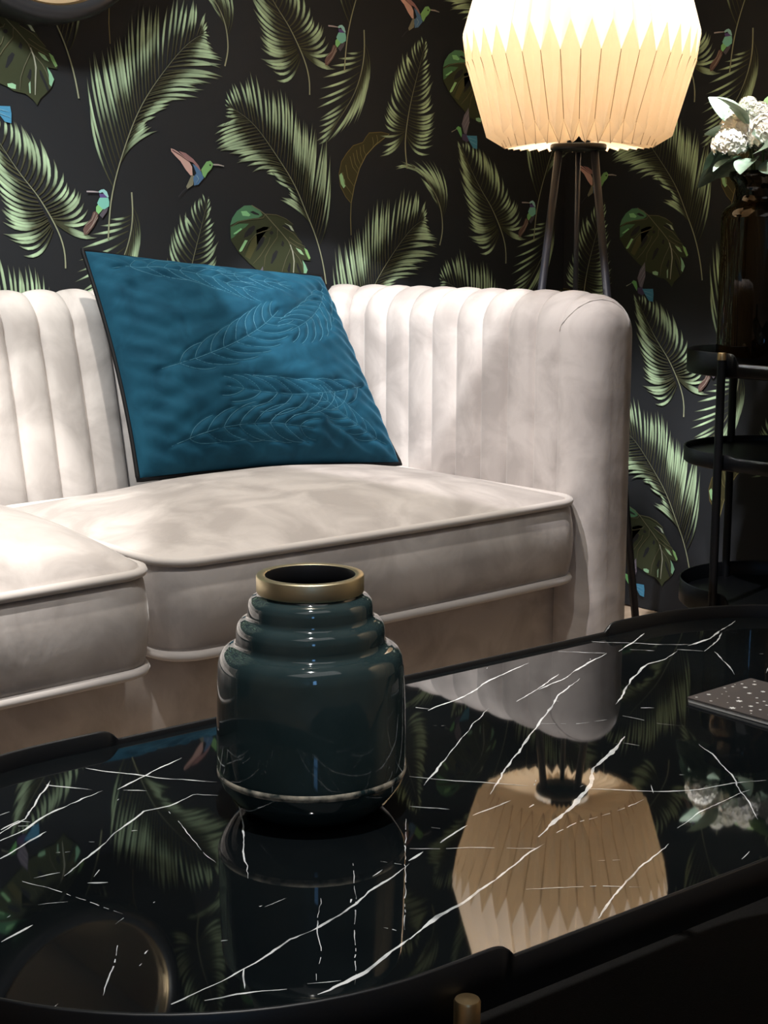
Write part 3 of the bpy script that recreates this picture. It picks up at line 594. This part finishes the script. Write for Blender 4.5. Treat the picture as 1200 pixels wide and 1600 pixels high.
groove = -0.0030 * np.exp(-(dist / 0.0042) ** 2) + 0.0016 * (1 - np.exp(-(dist / 0.013) ** 2))
for side, nm in ((1, 'front_cover'), (-1, 'back_cover')):
    mb = MB()
    if side > 0: mb.grid([[pil_pt(i / n, j / n, 1) + nrm * groove[j, i] * min(1, 14 * min(i / n, 1 - i / n, j / n, 1 - j / n)) for i in range(n + 1)] for j in range(n + 1)])
    else: mb.grid([[pil_pt(i / 40, j / 40, -0.3) for i in range(41)] for j in range(41)])
    mb.build(nm, M['teal'], pil, True, off=po)
n = 60
edge = [pil_pt(i / n, 0, 0) for i in range(n)] + [pil_pt(1, i / n, 0) for i in range(n)] + [pil_pt(1 - i / n, 1, 0) for i in range(n)] + [pil_pt(0, 1 - i / n, 0) for i in range(n)]
mb = MB(); mb.tube(edge, 0.0038, 8, closed=True); mb.build('cord_edge', M['black_cord'], pil, True, off=po)
# quilted palm leaves: the thread lies in the grooves
for leaf in ALL:
    mb = MB()
    for l in leaf:
        mb.tube([pil_pt(u, v, 1) + nrm * (-0.0027) * min(1, 14 * min(u, 1 - u, v, 1 - v)) for u, v in l], 0.00055, 4)
    mb.build('leaf_stitching', M['thread'], pil, True, off=po)

# ------------------------------------------------------------------ coffee table
TCX, TCY, TZ = -1.617, -1.528, FL - 0.42
RZ = -math.radians(2.6)
table = root('coffee_table', (TCX, TCY, 0), 'black oval tray coffee table with black marble inset top', 'table', rz=RZ)
table.rotation_euler = (math.radians(0.34), 0, RZ)   # stands a hair higher at the sofa side
table.location.z = TZ * (1 - math.cos(math.radians(0.34)))
table.location.y = TCY + TZ * math.sin(math.radians(0.34))
HL, RAD = 0.355, 0.250
def stadium(r, step=0.012, hl=HL):
    """closed outline with a flag: counter-clockwise from the near right"""
    P = []
    m = 40
    for i in range(m + 1):
        t = -math.pi / 2 + math.pi * i / m; P.append((hl + r * math.cos(t), r * math.sin(t)))
    k = int(2 * hl / step)
    for i in range(1, k): P.append((hl - 2 * hl * i / k, r))
    for i in range(m + 1):
        t = math.pi / 2 + math.pi * i / m; P.append((-hl + r * math.cos(t), r * math.sin(t)))
    for i in range(1, k): P.append((-hl + 2 * hl * i / k, -r))
    return P
LIPX = 0.297                 # raised rim runs round each end as far as this
def lip_h(x, hi, lo, lx=LIPX, w=0.016):
    q = (abs(x) - lx) / w
    if q <= 0: return lo
    if q >= 1: return hi
    return lo + (hi - lo) * math.sqrt(1 - (1 - q) ** 2)
def tray(mb, z, r, hl, hi, lo, lx, skirt=0.026, t=0.0035, floor_z=-0.006):
    outer = stadium(r, hl=hl, step=0.004); inner = stadium(r - t, hl=hl, step=0.004)
    H = [lip_h(x, hi, lo, lx) for x, y in outer]
    rows = [[(x, y, z - skirt) for x, y in stadium(r - 0.02, hl=hl, step=0.004)],
            [(x, y, z - skirt) for x, y in stadium(r - 0.003, hl=hl, step=0.004)],
            [(x, y, z - skirt + 0.003) for x, y in outer],
            [(x, y, z + h - 0.001) for (x, y), h in zip(outer, H)],
            [(x, y, z + h) for (x, y), h in zip(stadium(r - 0.001, hl=hl, step=0.004), H)],
            [(x, y, z + h) for (x, y), h in zip(stadium(r - t + 0.001, hl=hl, step=0.004), H)],
            [(x, y, z + h - 0.001) for (x, y), h in zip(inner, H)],
            [(x, y, z + floor_z) for x, y in inner]]
    mb.grid(rows, cu=True, capa=True, capb=True)
    return mb
o = tray(MB(), TZ, RAD, HL, 0.0140, 0.0045, LIPX).build('tray', M['black_metal'], table, True)
es = o.modifiers.new('edge', 'EDGE_SPLIT'); es.split_angle = math.radians(50)
# marble slab with its veins inlaid flush
mb = MB()
ro = RAD - 0.0042
mb.grid([[(x, y, TZ - 0.0055) for x, y in stadium(ro)], [(x, y, TZ - 0.0008) for x, y in stadium(ro)], [(x, y, TZ) for x, y in stadium(ro - 0.0008)]], cu=True, capa=True, capb=True)
slab = mb.build('marble_top', M['marble'], table, False)
vrng = np.random.default_rng(5)
mbv = MB()
cr, sr = math.cos(-RZ), math.sin(-RZ)
def to_local(U, V):
    x, y = U - TCX, -V - TCY
    return np.array((cr * x - sr * y, sr * x + cr * y))
def inside(p, r):
    x = max(abs(p[0]) - HL, 0); return x * x + p[1] * p[1] < r * r
def vein(P, w, jag=0.0012, lift=0.00012):
    P = np.array(P); d = np.r_[0, np.cumsum(np.linalg.norm(np.diff(P, axis=0), axis=1))]
    n = max(4, int(d[-1] / 0.004))
    s = np.linspace(0, d[-1], n)
    C = np.stack([np.interp(s, d, P[:, 0]), np.interp(s, d, P[:, 1])], 1)
    t = np.gradient(C, axis=0); t /= np.linalg.norm(t, axis=1)[:, None] + 1e-9
    nn = np.stack([-t[:, 1], t[:, 0]], 1)
    walk = np.convolve(vrng.normal(0, 1, n + 4), np.ones(5) / 5, 'valid')
    C = C + nn * (walk * jag)[:, None]
    W = w * np.clip(0.75 + 0.45 * np.convolve(vrng.normal(0, 1, n + 2), np.ones(3) / 3, 'valid'), 0.12, 1.6) * np.interp(s / d[-1], [0, .12, .85, 1], [.35, 1, .9, .1])
    for i in range(n - 1):
        if not (inside(C[i], ro - 0.003) and inside(C[i + 1], ro - 0.003)): continue
        if w < 0.0011 and vrng.random() < 0.25: continue
        a, b2 = C[i], C[i + 1]; wa, wb = nn[i] * W[i] / 2, nn[i + 1] * W[i + 1] / 2
        mbv.add([(*(a - wa), TZ + lift), (*(b2 - wb), TZ + lift), (*(b2 + wb), TZ + lift), (*(a + wa), TZ + lift)], [(0, 1, 2, 3)])
for k, v in enumerate(VEINS):
    pts = [to_local(v[i], v[i + 1]) for i in range(1, len(v), 2)]
    vein(pts, v[0] * 1.15, lift=0.00008 + k * 1.5e-6)
for k in range(60):
    a = vrng.uniform(-0.58, 0.58), vrng.uniform(-0.24, 0.24)
    an = vrng.choice([0.55, 2.3]) + vrng.normal(0, .25); L = vrng.uniform(0.003, 0.02)
    vein([a, (a[0] + L * math.cos(an), a[1] + L * math.sin(an))], vrng.uniform(0.0005, 0.0011), lift=0.0002 + k * 1e-6)
for (x0, y0, x1, y1, w) in ((0.32, 0.05, 0.5, 0.19, .002), (0.38, -0.2, 0.57, -0.02, .0022), (0.2, -0.21, 0.42, -0.12, .0018), (-0.5, 0.1, -0.38, 0.2, .002), (0.45, 0.02, 0.56, 0.1, .0015)):
    vein([(x0, y0), ((x0 + x1) / 2 + .01, (y0 + y1) / 2 - .012), (x1, y1)], w)
mbv.build('white_veins', M['vein'], table, False)
# posts with gilt caps, just outside the tray
for x, sy in ((-0.340, -1), (0.335, -1), (-0.335, 1), (0.335, 1)):
    y = sy * (RAD + 0.0085)
    mb = MB(); mb.lathe([(0.0, 0.017), (0.0076, 0.017), (0.0076, TZ - 0.0235), (0.0, TZ - 0.0235)], 24, (x, y, 0)); p = mb.build('leg', M['black_metal'], table, True)
    p.modifiers.new('edge', 'EDGE_SPLIT').split_angle = math.radians(50)
    mb = MB(); mb.lathe([(0.0, -0.0235), (0.0078, -0.0235), (0.0078, -0.0065), (0.0071, -0.0052), (0.0, -0.0046)], 28, (x, y, TZ)); p = mb.build('cap', M['gold'], p, True)
    p.modifiers.new('edge', 'EDGE_SPLIT').split_angle = math.radians(50)

# ------------------------------------------------------------------ stepped vase on the table
VX, VY = -1.861, -1.486
vase = root('stepped_vase', (VX, VY, TZ + 0.0005), 'glossy dark teal stepped ceramic vase with brass rim standing on the marble table', 'vase')
prof = [(0.0, 0.0005), (0.046, 0.0005), (0.052, 0.003), (0.060, 0.010), (0.0665, 0.019), (0.0697, 0.0255), (0.0705, 0.0285)]
band = [(0.0704, 0.0285), (0.0713, 0.0296), (0.0716, 0.0312), (0.0714, 0.0328), (0.0710, 0.0338)]
up = [(0.0710, 0.0337), (0.0713, 0.037), (0.0712, 0.06), (0.0704, 0.09), (0.0694, 0.112), (0.0680, 0.119), (0.0650, 0.1235), (0.0605, 0.1255), (0.0572, 0.1265), (0.0558, 0.1285), (0.0556, 0.132), (0.0555, 0.138), (0.0545, 0.1425), (0.0520, 0.1455), (0.0488, 0.1465), (0.0470, 0.148), (0.0466, 0.151), (0.0465, 0.1565), (0.0455, 0.1605), (0.0432, 0.163), (0.0405, 0.164), (0.0385, 0.166), (0.0380, 0.169)]
MB().lathe(prof, 96).build('foot', M['glaze'], vase, True)
MB().lathe(band, 96).build('crackle_band', M['crackle'], vase, True)
MB().lathe(up, 96).build('body', M['glaze'], vase, True)
o = MB().lathe([(0.0385, 0.1665), (0.0396, 0.167), (0.0400, 0.168), (0.0400, 0.1790), (0.0394, 0.1800), (0.0340, 0.1800), (0.0335, 0.1796)], 96).build('rim', M['brass'], vase, True)
MB().lathe([(0.0335, 0.1796), (0.0330, 0.178), (0.0330, 0.165), (0.042, 0.15), (0.06, 0.11), (0.064, 0.04), (0.05, 0.01), (0.0, 0.008)], 64).build('inner_wall', M['inside'], vase, True)

# ------------------------------------------------------------------ star booklet on the table
def star(cx, cy, r, z, k=6, a0=0.3):
    v = [(cx, cy, z)]
    for i in range(2 * k):
        rr = r if i % 2 == 0 else r * 0.55; t = a0 + math.pi * i / k
        v.append((cx + rr * math.cos(t), cy + rr * math.sin(t), z))
    return v, [(0, 1 + i, 1 + (i + 1) % (2 * k)) for i in range(2 * k)]
bk = root('booklet', (-1.384, -1.580, TZ), 'dark taupe booklet printed with small white stars lying on the marble table', 'booklet')
W2, D2, TH2 = 0.049, 0.078, 0.005
mb = MB(); mb.grid([[(x, y, z) for x, y in rrect(-W2 + i, W2 - i, -D2 + i, D2 - i, 0.002, 3)] for z, i in ((0.0003, 0.0006), (TH2 * .5, 0.0004), (TH2 - 0.0016, 0.0006))], cu=True, capa=True, capb=True)
mb.build('pages', M['page'], bk, False)
mb = MB(); mb.grid([[(x, y, z) for x, y in rrect(-W2, W2, -D2, D2, 0.002, 3)] for z in (TH2 - 0.0015, TH2)], cu=True, capa=True, capb=True)
mb.build('cover', M['card'], bk, False)
mb = MB(); srng = np.random.default_rng(21); placed = []
while len(placed) < 68:
    x, y = srng.uniform(-W2 + .004, W2 - .004), srng.uniform(-D2 + .004, D2 - .004); r = srng.choice([.0010, .0018, .0027, .0037], p=[.2, .3, .32, .18])
    if all(math.hypot(x - a, y - b2) > r + c + .0045 for a, b2, c in placed):
        placed.append((x, y, r)); mb.add(*star(x, y, r, TH2 + 0.0001, 6, srng.uniform(0, 1)))
mb.build('star_print', M['white_print'], bk, False)['kind'] = 'stuff'

# ------------------------------------------------------------------ floor lamp
LX, LY = -0.5487, -0.5403
lamp = root('floor_lamp', (LX, LY, 0), 'tripod floor lamp with pleated cream paper shade and thin dark legs', 'lamp')
NP = 38; ZB = FL + 0.1637
R_LAMP = 0.2005
def shade_pt(k, stage):
    a = 2 * math.pi * k / NP / 2.0
    e = k % 2
    # stages from the bottom opening up to the top opening; ridges (even) and valleys (odd) fold at different heights
    zz = [(0.030, ZB + 0.012), (0.075, ZB + 0.004), (0.128, ZB + 0.001)]
    if e == 0: s = [(0.052, ZB + 0.010), (0.128, ZB + 0.0005), (0.158, ZB + 0.018), (R_LAMP * 1.0, ZB + 0.186), (0.155, ZB + 0.305 + 0.04), (0.120, ZB + 0.372)]
    else: s = [(0.046, ZB + 0.020), (0.112, ZB + 0.012), (0.150, ZB + 0.036), (R_LAMP * 0.968, ZB + 0.140), (0.154, ZB + 0.305), (0.112, ZB + 0.362)]
    r, z = s[stage]
    return (r * math.cos(a), r * math.sin(a), z)
mb = MB()
v = []; f = []
for k in range(2 * NP):
    for st in range(6): v.append(shade_pt(k, st))
for k in range(2 * NP):
    k2 = (k + 1) % (2 * NP)
    for st in range(5):
        a, b2, c, d = k * 6 + st, k2 * 6 + st, k2 * 6 + st + 1, k * 6 + st + 1
        if st == 2: f += [(a, b2, c), (a, c, d)] if k % 2 == 0 else [(a, b2, d), (b2, c, d)]
        elif st == 3: f += [(a, b2, d), (b2, c, d)] if k % 2 == 1 else [(a, b2, c), (a, c, d)]
        else: f.append((a, b2, c, d))
mb.add(v, f)
shade_o = mb.build('lamp_shade', M['shade'], lamp, False)
mb = MB()  # thin dark tubes along the valleys imitate crease shadow
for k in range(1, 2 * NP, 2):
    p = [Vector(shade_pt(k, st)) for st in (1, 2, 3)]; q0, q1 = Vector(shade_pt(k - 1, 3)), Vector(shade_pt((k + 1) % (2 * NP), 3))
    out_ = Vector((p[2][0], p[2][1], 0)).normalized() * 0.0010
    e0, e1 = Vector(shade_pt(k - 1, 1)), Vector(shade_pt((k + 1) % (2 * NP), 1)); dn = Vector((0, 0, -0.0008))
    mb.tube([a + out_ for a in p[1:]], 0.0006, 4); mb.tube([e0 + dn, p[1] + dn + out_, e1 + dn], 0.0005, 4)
mb.build('fold_shade_lines', M['fold'], shade_o, False)
mb = MB(); mb.lathe([(0.0, ZB - 0.004), (0.047, ZB - 0.004), (0.048, ZB - 0.002), (0.048, ZB + 0.004), (0.046, ZB + 0.006), (0.0, ZB + 0.006)], 40)
plate = mb.build('base_plate', M['black_metal'], lamp, True)
# camera-side frame for the feet: right vector and away vector in plan
away = np.array((LX + 2.5287, LY + 2.3563)); away /= np.linalg.norm(away)
rgt = np.array((away[1], -away[0]))
for lat, fwd, top in ((-0.132, -0.09, (-0.033, -0.018)), (0.132, -0.09, (0.027, -0.018)), (0.0, 0.20, (0.0, 0.033))):
    a = rgt * top[0] + away * top[1]; b2 = rgt * lat + away * fwd
    mb = MB(); mb.tube([(a[0], a[1], ZB - 0.006), (b2[0], b2[1], 0.004)], 0.0068 if lat else 0.0045, 14)
    lg = mb.build('leg', M['lamp_leg'], lamp, True)
    mb = MB(); mb.lathe([(0.0, 0.0), (0.008, 0.0), (0.0085, 0.003), (0.0075, 0.010), (0.0, 0.010)], 16, (b2[0], b2[1], 0))
    mb.build('foot', M['black_cord'], lg, True)
mb = MB(); mb.lathe([(0.0, ZB + 0.006), (0.02, ZB + 0.006), (0.02, ZB + 0.115), (0.012, ZB + 0.121), (0.0, ZB + 0.121)], 24); mb.build('socket', M['black_metal'], lamp, True)
mb = MB(); mb.lathe([(0.012, ZB + 0.121), (0.016, ZB + 0.140), (0.030, ZB + 0.170), (0.033, ZB + 0.190), (0.028, ZB + 0.210), (0.014, ZB + 0.222), (0.0, ZB + 0.225)], 28); mb.build('bulb', M['bulb'], lamp, True)
pl = bpy.data.lights.new('lamp_light', 'POINT'); pl.energy = 2.9; pl.color = (1.0, 0.87, 0.70); pl.shadow_soft_size = 0.04
lo = bpy.data.objects.new('lamp_light', pl); put(lo); lo.location = (LX, LY, ZB + 0.285)

# ------------------------------------------------------------------ side trolley with three trays
TRX, TRY = -0.205, -0.735
tro = root('tray_trolley', (TRX, TRY, 0), 'black metal three tier tray side table with gilt capped posts beside the right wall', 'side table', rz=math.radians(90))
TRR, TRH = 0.172, 0.26
CXT = -TRH                    # local x runs along the wall away from the corner (towards the camera)
def tray_at(z, hi, lo, nm):
    mb = MB(); tmp = MB(); tray(tmp, z, TRR, TRH, hi, lo, 0.235, 0.022)
    mb.add([(x - TRH, y, zz) for x, y, zz in tmp.v], tmp.f)
    o = mb.build(nm, M['black_metal'], tro, True); o.modifiers.new('edge', 'EDGE_SPLIT').split_angle = math.radians(50)
for z, hi in ((FL - 0.205, 0.020), (FL - 0.368, 0.006), (FL - 0.632, 0.022)): tray_at(z, hi, 0.003, 'tray')
for x, y in ((0.0, 0.181), (0.155, -0.062), (-0.5, 0.181), (-0.5, -0.181)):
    mb = MB(); mb.lathe([(0.0, 0.0), (0.0075, 0.0), (0.0075, FL - 0.196), (0.0, FL - 0.196)], 20, (x, y, 0)); p = mb.build('post', M['black_metal'], tro, True); p.modifiers.new('edge', 'EDGE_SPLIT').split_angle = math.radians(50)
    mb = MB(); mb.lathe([(0.0, FL - 0.196), (0.0078, FL - 0.196), (0.0078, FL - 0.1845), (0.007, FL - 0.1835), (0.0, FL - 0.1835)], 24, (x, y, 0)); q = mb.build('cap', M['gold'], p, True); q.modifiers.new('edge', 'EDGE_SPLIT').split_angle = math.radians(50)

# ------------------------------------------------------------------ amber vase + bouquet
AXV, AYV, AZV = -0.258, -0.719, FL - 0.211 + 0.0002
av = root('amber_vase', (AXV, AYV, AZV), 'tall dark amber glass vase holding white flowers on the tray side table', 'vase')
outp = [(0.0, 0.0), (0.066, 0.0), (0.073, 0.006), (0.0755, 0.018), (0.0755, 0.255), (0.073, 0.268), (0.065, 0.277), (0.056, 0.283), (0.0525, 0.290), (0.0525, 0.308), (0.056, 0.318), (0.0635, 0.326), (0.0645, 0.332), (0.0630, 0.337), (0.0600, 0.338)]
inp = [(0.0575, 0.336), (0.050, 0.318), (0.0485, 0.300), (0.0495, 0.288), (0.060, 0.274), (0.069, 0.262), (0.0715, 0.25), (0.0715, 0.022), (0.066, 0.010), (0.0, 0.008)]
MB().lathe(outp + inp, 72).build('glass_body', M['amber'], av, True)

bq = root('bouquet', (AXV, AYV, AZV + 0.345), 'bunch of white flowers with grey green eucalyptus leaves in the amber vase', 'flowers')
brng = np.random.default_rng(8)
def leaf_mesh(L, W, cup=0.25, curl=0.2, tipq=2.0):
    mb = MB(); rows = []
    for i in range(9):
        t = i / 8; w = W * (math.sin(math.pi * min(1, t * 0.97 + 0.02)) ** 0.75) * (1.0 - 0.15 * t)
        x = L * t; zz = curl * L * t * t
        rows.append([(x, w * s, zz * -1 + cup * w * s * s) for s in (-1, -0.5, 0, 0.5, 1)])
    return mb.grid(rows)
leaf_protos = [leaf_mesh(0.060, 0.024, 0.35, 0.22), leaf_mesh(0.075, 0.027, 0.3, 0.35), leaf_mesh(0.045, 0.022, 0.4, 0.15)]
lp_obj = []
def place_leaf(idx, m, pos, direction, roll):
    d = Vector(direction).normalized(); zup = Vector((0, 0, 1))
    y = zup.cross(d); y = y.normalized() if y.length > 1e-3 else Vector((0, 1, 0)); z = d.cross(y)
    mtx = Matrix((( d.x, y.x, z.x, pos[0]), (d.y, y.y, z.y, pos[1]), (d.z, y.z, z.z, pos[2]), (0, 0, 0, 1))) @ Matrix.Rotation(roll, 4, 'X')
    key = (idx, m)
    if key not in leaf_cache:
        o = leaf_protos[idx].build('leaf', M[m], bq, True); leaf_cache[key] = o
    else:
        o = leaf_cache[key].copy(); put(o, bq)
    o.matrix_local = mtx
leaf_cache = {}
for k in range(26):
    a = 2 * math.pi * k / 26 * 2 + brng.normal(0, .15); ring = k % 2
    r0 = 0.035 + 0.02 * ring; el = (-0.25 if ring else 0.25) + brng.normal(0, .15)
    place_leaf(int(brng.integers(0, 3)), 'leaf', (r0 * math.cos(a), r0 * math.sin(a), 0.012 + 0.018 * (1 - ring)), (math.cos(a), math.sin(a), el), brng.normal(0, .5))
for k in range(9):
    a = brng.uniform(0, 6.28); place_leaf(int(brng.integers(0, 3)), 'leaf_green' if k % 3 == 0 else 'leaf', (0.05 * math.cos(a), 0.05 * math.sin(a), 0.065), (0.6 * math.cos(a), 0.6 * math.sin(a), 0.9), brng.normal(0, .8))
lv = -rgt * 0.07
place_leaf(1, 'leaf_green', (-rgt[0] * 0.005, -rgt[1] * 0.005, 0.075), (rgt[0] * 0.45, rgt[1] * 0.45, 0.9), 0.9)
for sx, sz, dz_ in ((0.062, 0.050, 0.3), (0.078, 0.030, -0.5), (0.070, 0.028, -0.95)):
    place_leaf(0, 'leaf', (-rgt[0] * sx * .8, -rgt[1] * sx * .8, sz), (-rgt[0], -rgt[1], dz_), 0.5)
def flower_head(r, nf, fr, seed):
    g = np.random.default_rng(seed); mb = MB()
    for i in range(nf):
        z = 1 - 1.35 * (i + .5) / nf; ph = i * 2.399963; q = math.sqrt(max(0, 1 - z * z))
        n_ = np.array((q * math.cos(ph), q * math.sin(ph), z)); c = n_ * r * g.uniform(.88, 1.05)
        u = np.cross(n_, (0.3, 0.2, 1.0)); u /= np.linalg.norm(u) + 1e-9; w = np.cross(n_, u)
        a0 = g.uniform(0, 6.28)
        for p in range(5):
            a = a0 + p * 2 * math.pi / 5
            dr = u * math.cos(a) + w * math.sin(a); sd = -u * math.sin(a) + w * math.cos(a)
            mb.add([c, c + dr * fr * .6 + sd * fr * .42 + n_ * fr * .25, c + dr * fr * 1.05 + n_ * fr * .12, c + dr * fr * .6 - sd * fr * .42 + n_ * fr * .25], [(0, 1, 2, 3)])
    return mb
heads = [((-0.030, 0.000, 0.060), .034, 70, .008), ((0.030, -0.012, 0.058), .036, 70, .008), ((0.0, -0.045, 0.050), .034, 60, .009), ((0.0, 0.042, 0.055), .034, 60, .009), ((-0.055, -0.035, 0.035), .026, 45, .007)]
for k, (p, r, nf, fr_) in enumerate(heads):
    w = rgt * p[0] * 1.25 + away * p[1]
    flower_head(r * 1.12, int(nf * 1.9), fr_ * 1.15, 40 + k).build('flower_head', M['petal'], bq, False, loc=(w[0], w[1], p[2]))
for k, (lat, z, dp) in enumerate(((-0.055, 0.088, 0.0), (-0.038, 0.102, -0.02), (-0.020, 0.092, -0.03), (0.018, 0.106, 0.0), (0.040, 0.098, -.02), (-0.068, 0.070, -0.01), (0.06, 0.088, 0.01))):
    w = rgt * lat + away * dp
    flower_head(.0150, 40, .0062, 70 + k).build('blossom_cluster', M['petal'], bq, False, loc=(w[0], w[1], z))
for k in range(9):
    a = brng.uniform(0, 6.28); mb = MB()
    mb.tube([(0.03 * math.cos(a + 2), 0.03 * math.sin(a + 2), -0.30), (0.02 * math.cos(a), 0.02 * math.sin(a), -0.04), (0.034 * math.cos(a), 0.034 * math.sin(a), 0.05)], 0.0022, 6)
    mb.build('flower_stem', M['stem'], bq, True)

# ------------------------------------------------------------------ round mirror on the back wall
MX, MZ, MR = -1.288, FL + 0.355 + 0.205, 0.205
mir = root('wall_mirror', (MX, -0.004, MZ), 'round wall mirror with thick dark frame hanging above the sofa', 'mirror')
def ring(prof, n=96):
    mb = MB(); rows = []
    for r, d in prof: rows.append([(r * math.cos(2 * math.pi * k / n), -d, r * math.sin(2 * math.pi * k / n)) for k in range(n)])
    return mb.grid(rows, cu=True)
ring([(MR - 0.030, 0.0), (MR - 0.004, 0.0), (MR, 0.004), (MR, 0.056), (MR - 0.005, 0.066), (MR - 0.014, 0.070), (MR - 0.022, 0.068), (MR - 0.026, 0.063)]).build('frame', M['frame'], mir, True)
ring([(MR - 0.026, 0.063), (MR - 0.029, 0.062), (MR - 0.030, 0.056), (MR - 0.0305, 0.040)]).build('inner_rim', M['frame_gold'], mir, True)
mb = MB(); mb.add([(0, -0.045, 0)] + [((MR - 0.030) * math.cos(2 * math.pi * k / 96), -0.045, (MR - 0.030) * math.sin(2 * math.pi * k / 96)) for k in range(96)], [(0, 1 + k, 1 + (k + 1) % 96) for k in range(96)])
mb.build('mirror_glass', M['mirror'], mir, False)

# ------------------------------------------------------------------ blue glowing window added unseen behind the camera as source of blue glints
w1 = MB()
for lo_, hi_ in (((-4.72, -5.502, 1.35), (-4.66, -5.46, 2.45)), ((-4.24, -5.502, 1.35), (-4.18, -5.46, 2.45)), ((-4.66, -5.502, 1.35), (-4.24, -5.46, 1.41)), ((-4.66, -5.502, 2.39), (-4.24, -5.46, 2.45)), ((-4.66, -5.500, 1.88), (-4.24, -5.47, 1.91))):
    w1.box(lo_, hi_)
wo = w1.build('added_window_1', M['frame'], None, False); wo['kind'] = 'structure'
M['blue_glow'] = noise_bump(mat('blue_glow_pane', (0.1, 0.2, 0.4), 0.1, 0, Emission_Color=(0.22, 0.52, 1.0, 1), Emission_Strength=4.5), 4, 0.01)
for z0_, z1_ in ((1.41, 1.88), (1.91, 2.39)):
    p = MB().box((-4.66, -5.499, z0_), (-4.24, -5.492, z1_)).build('pane', M['blue_glow'], wo, False)
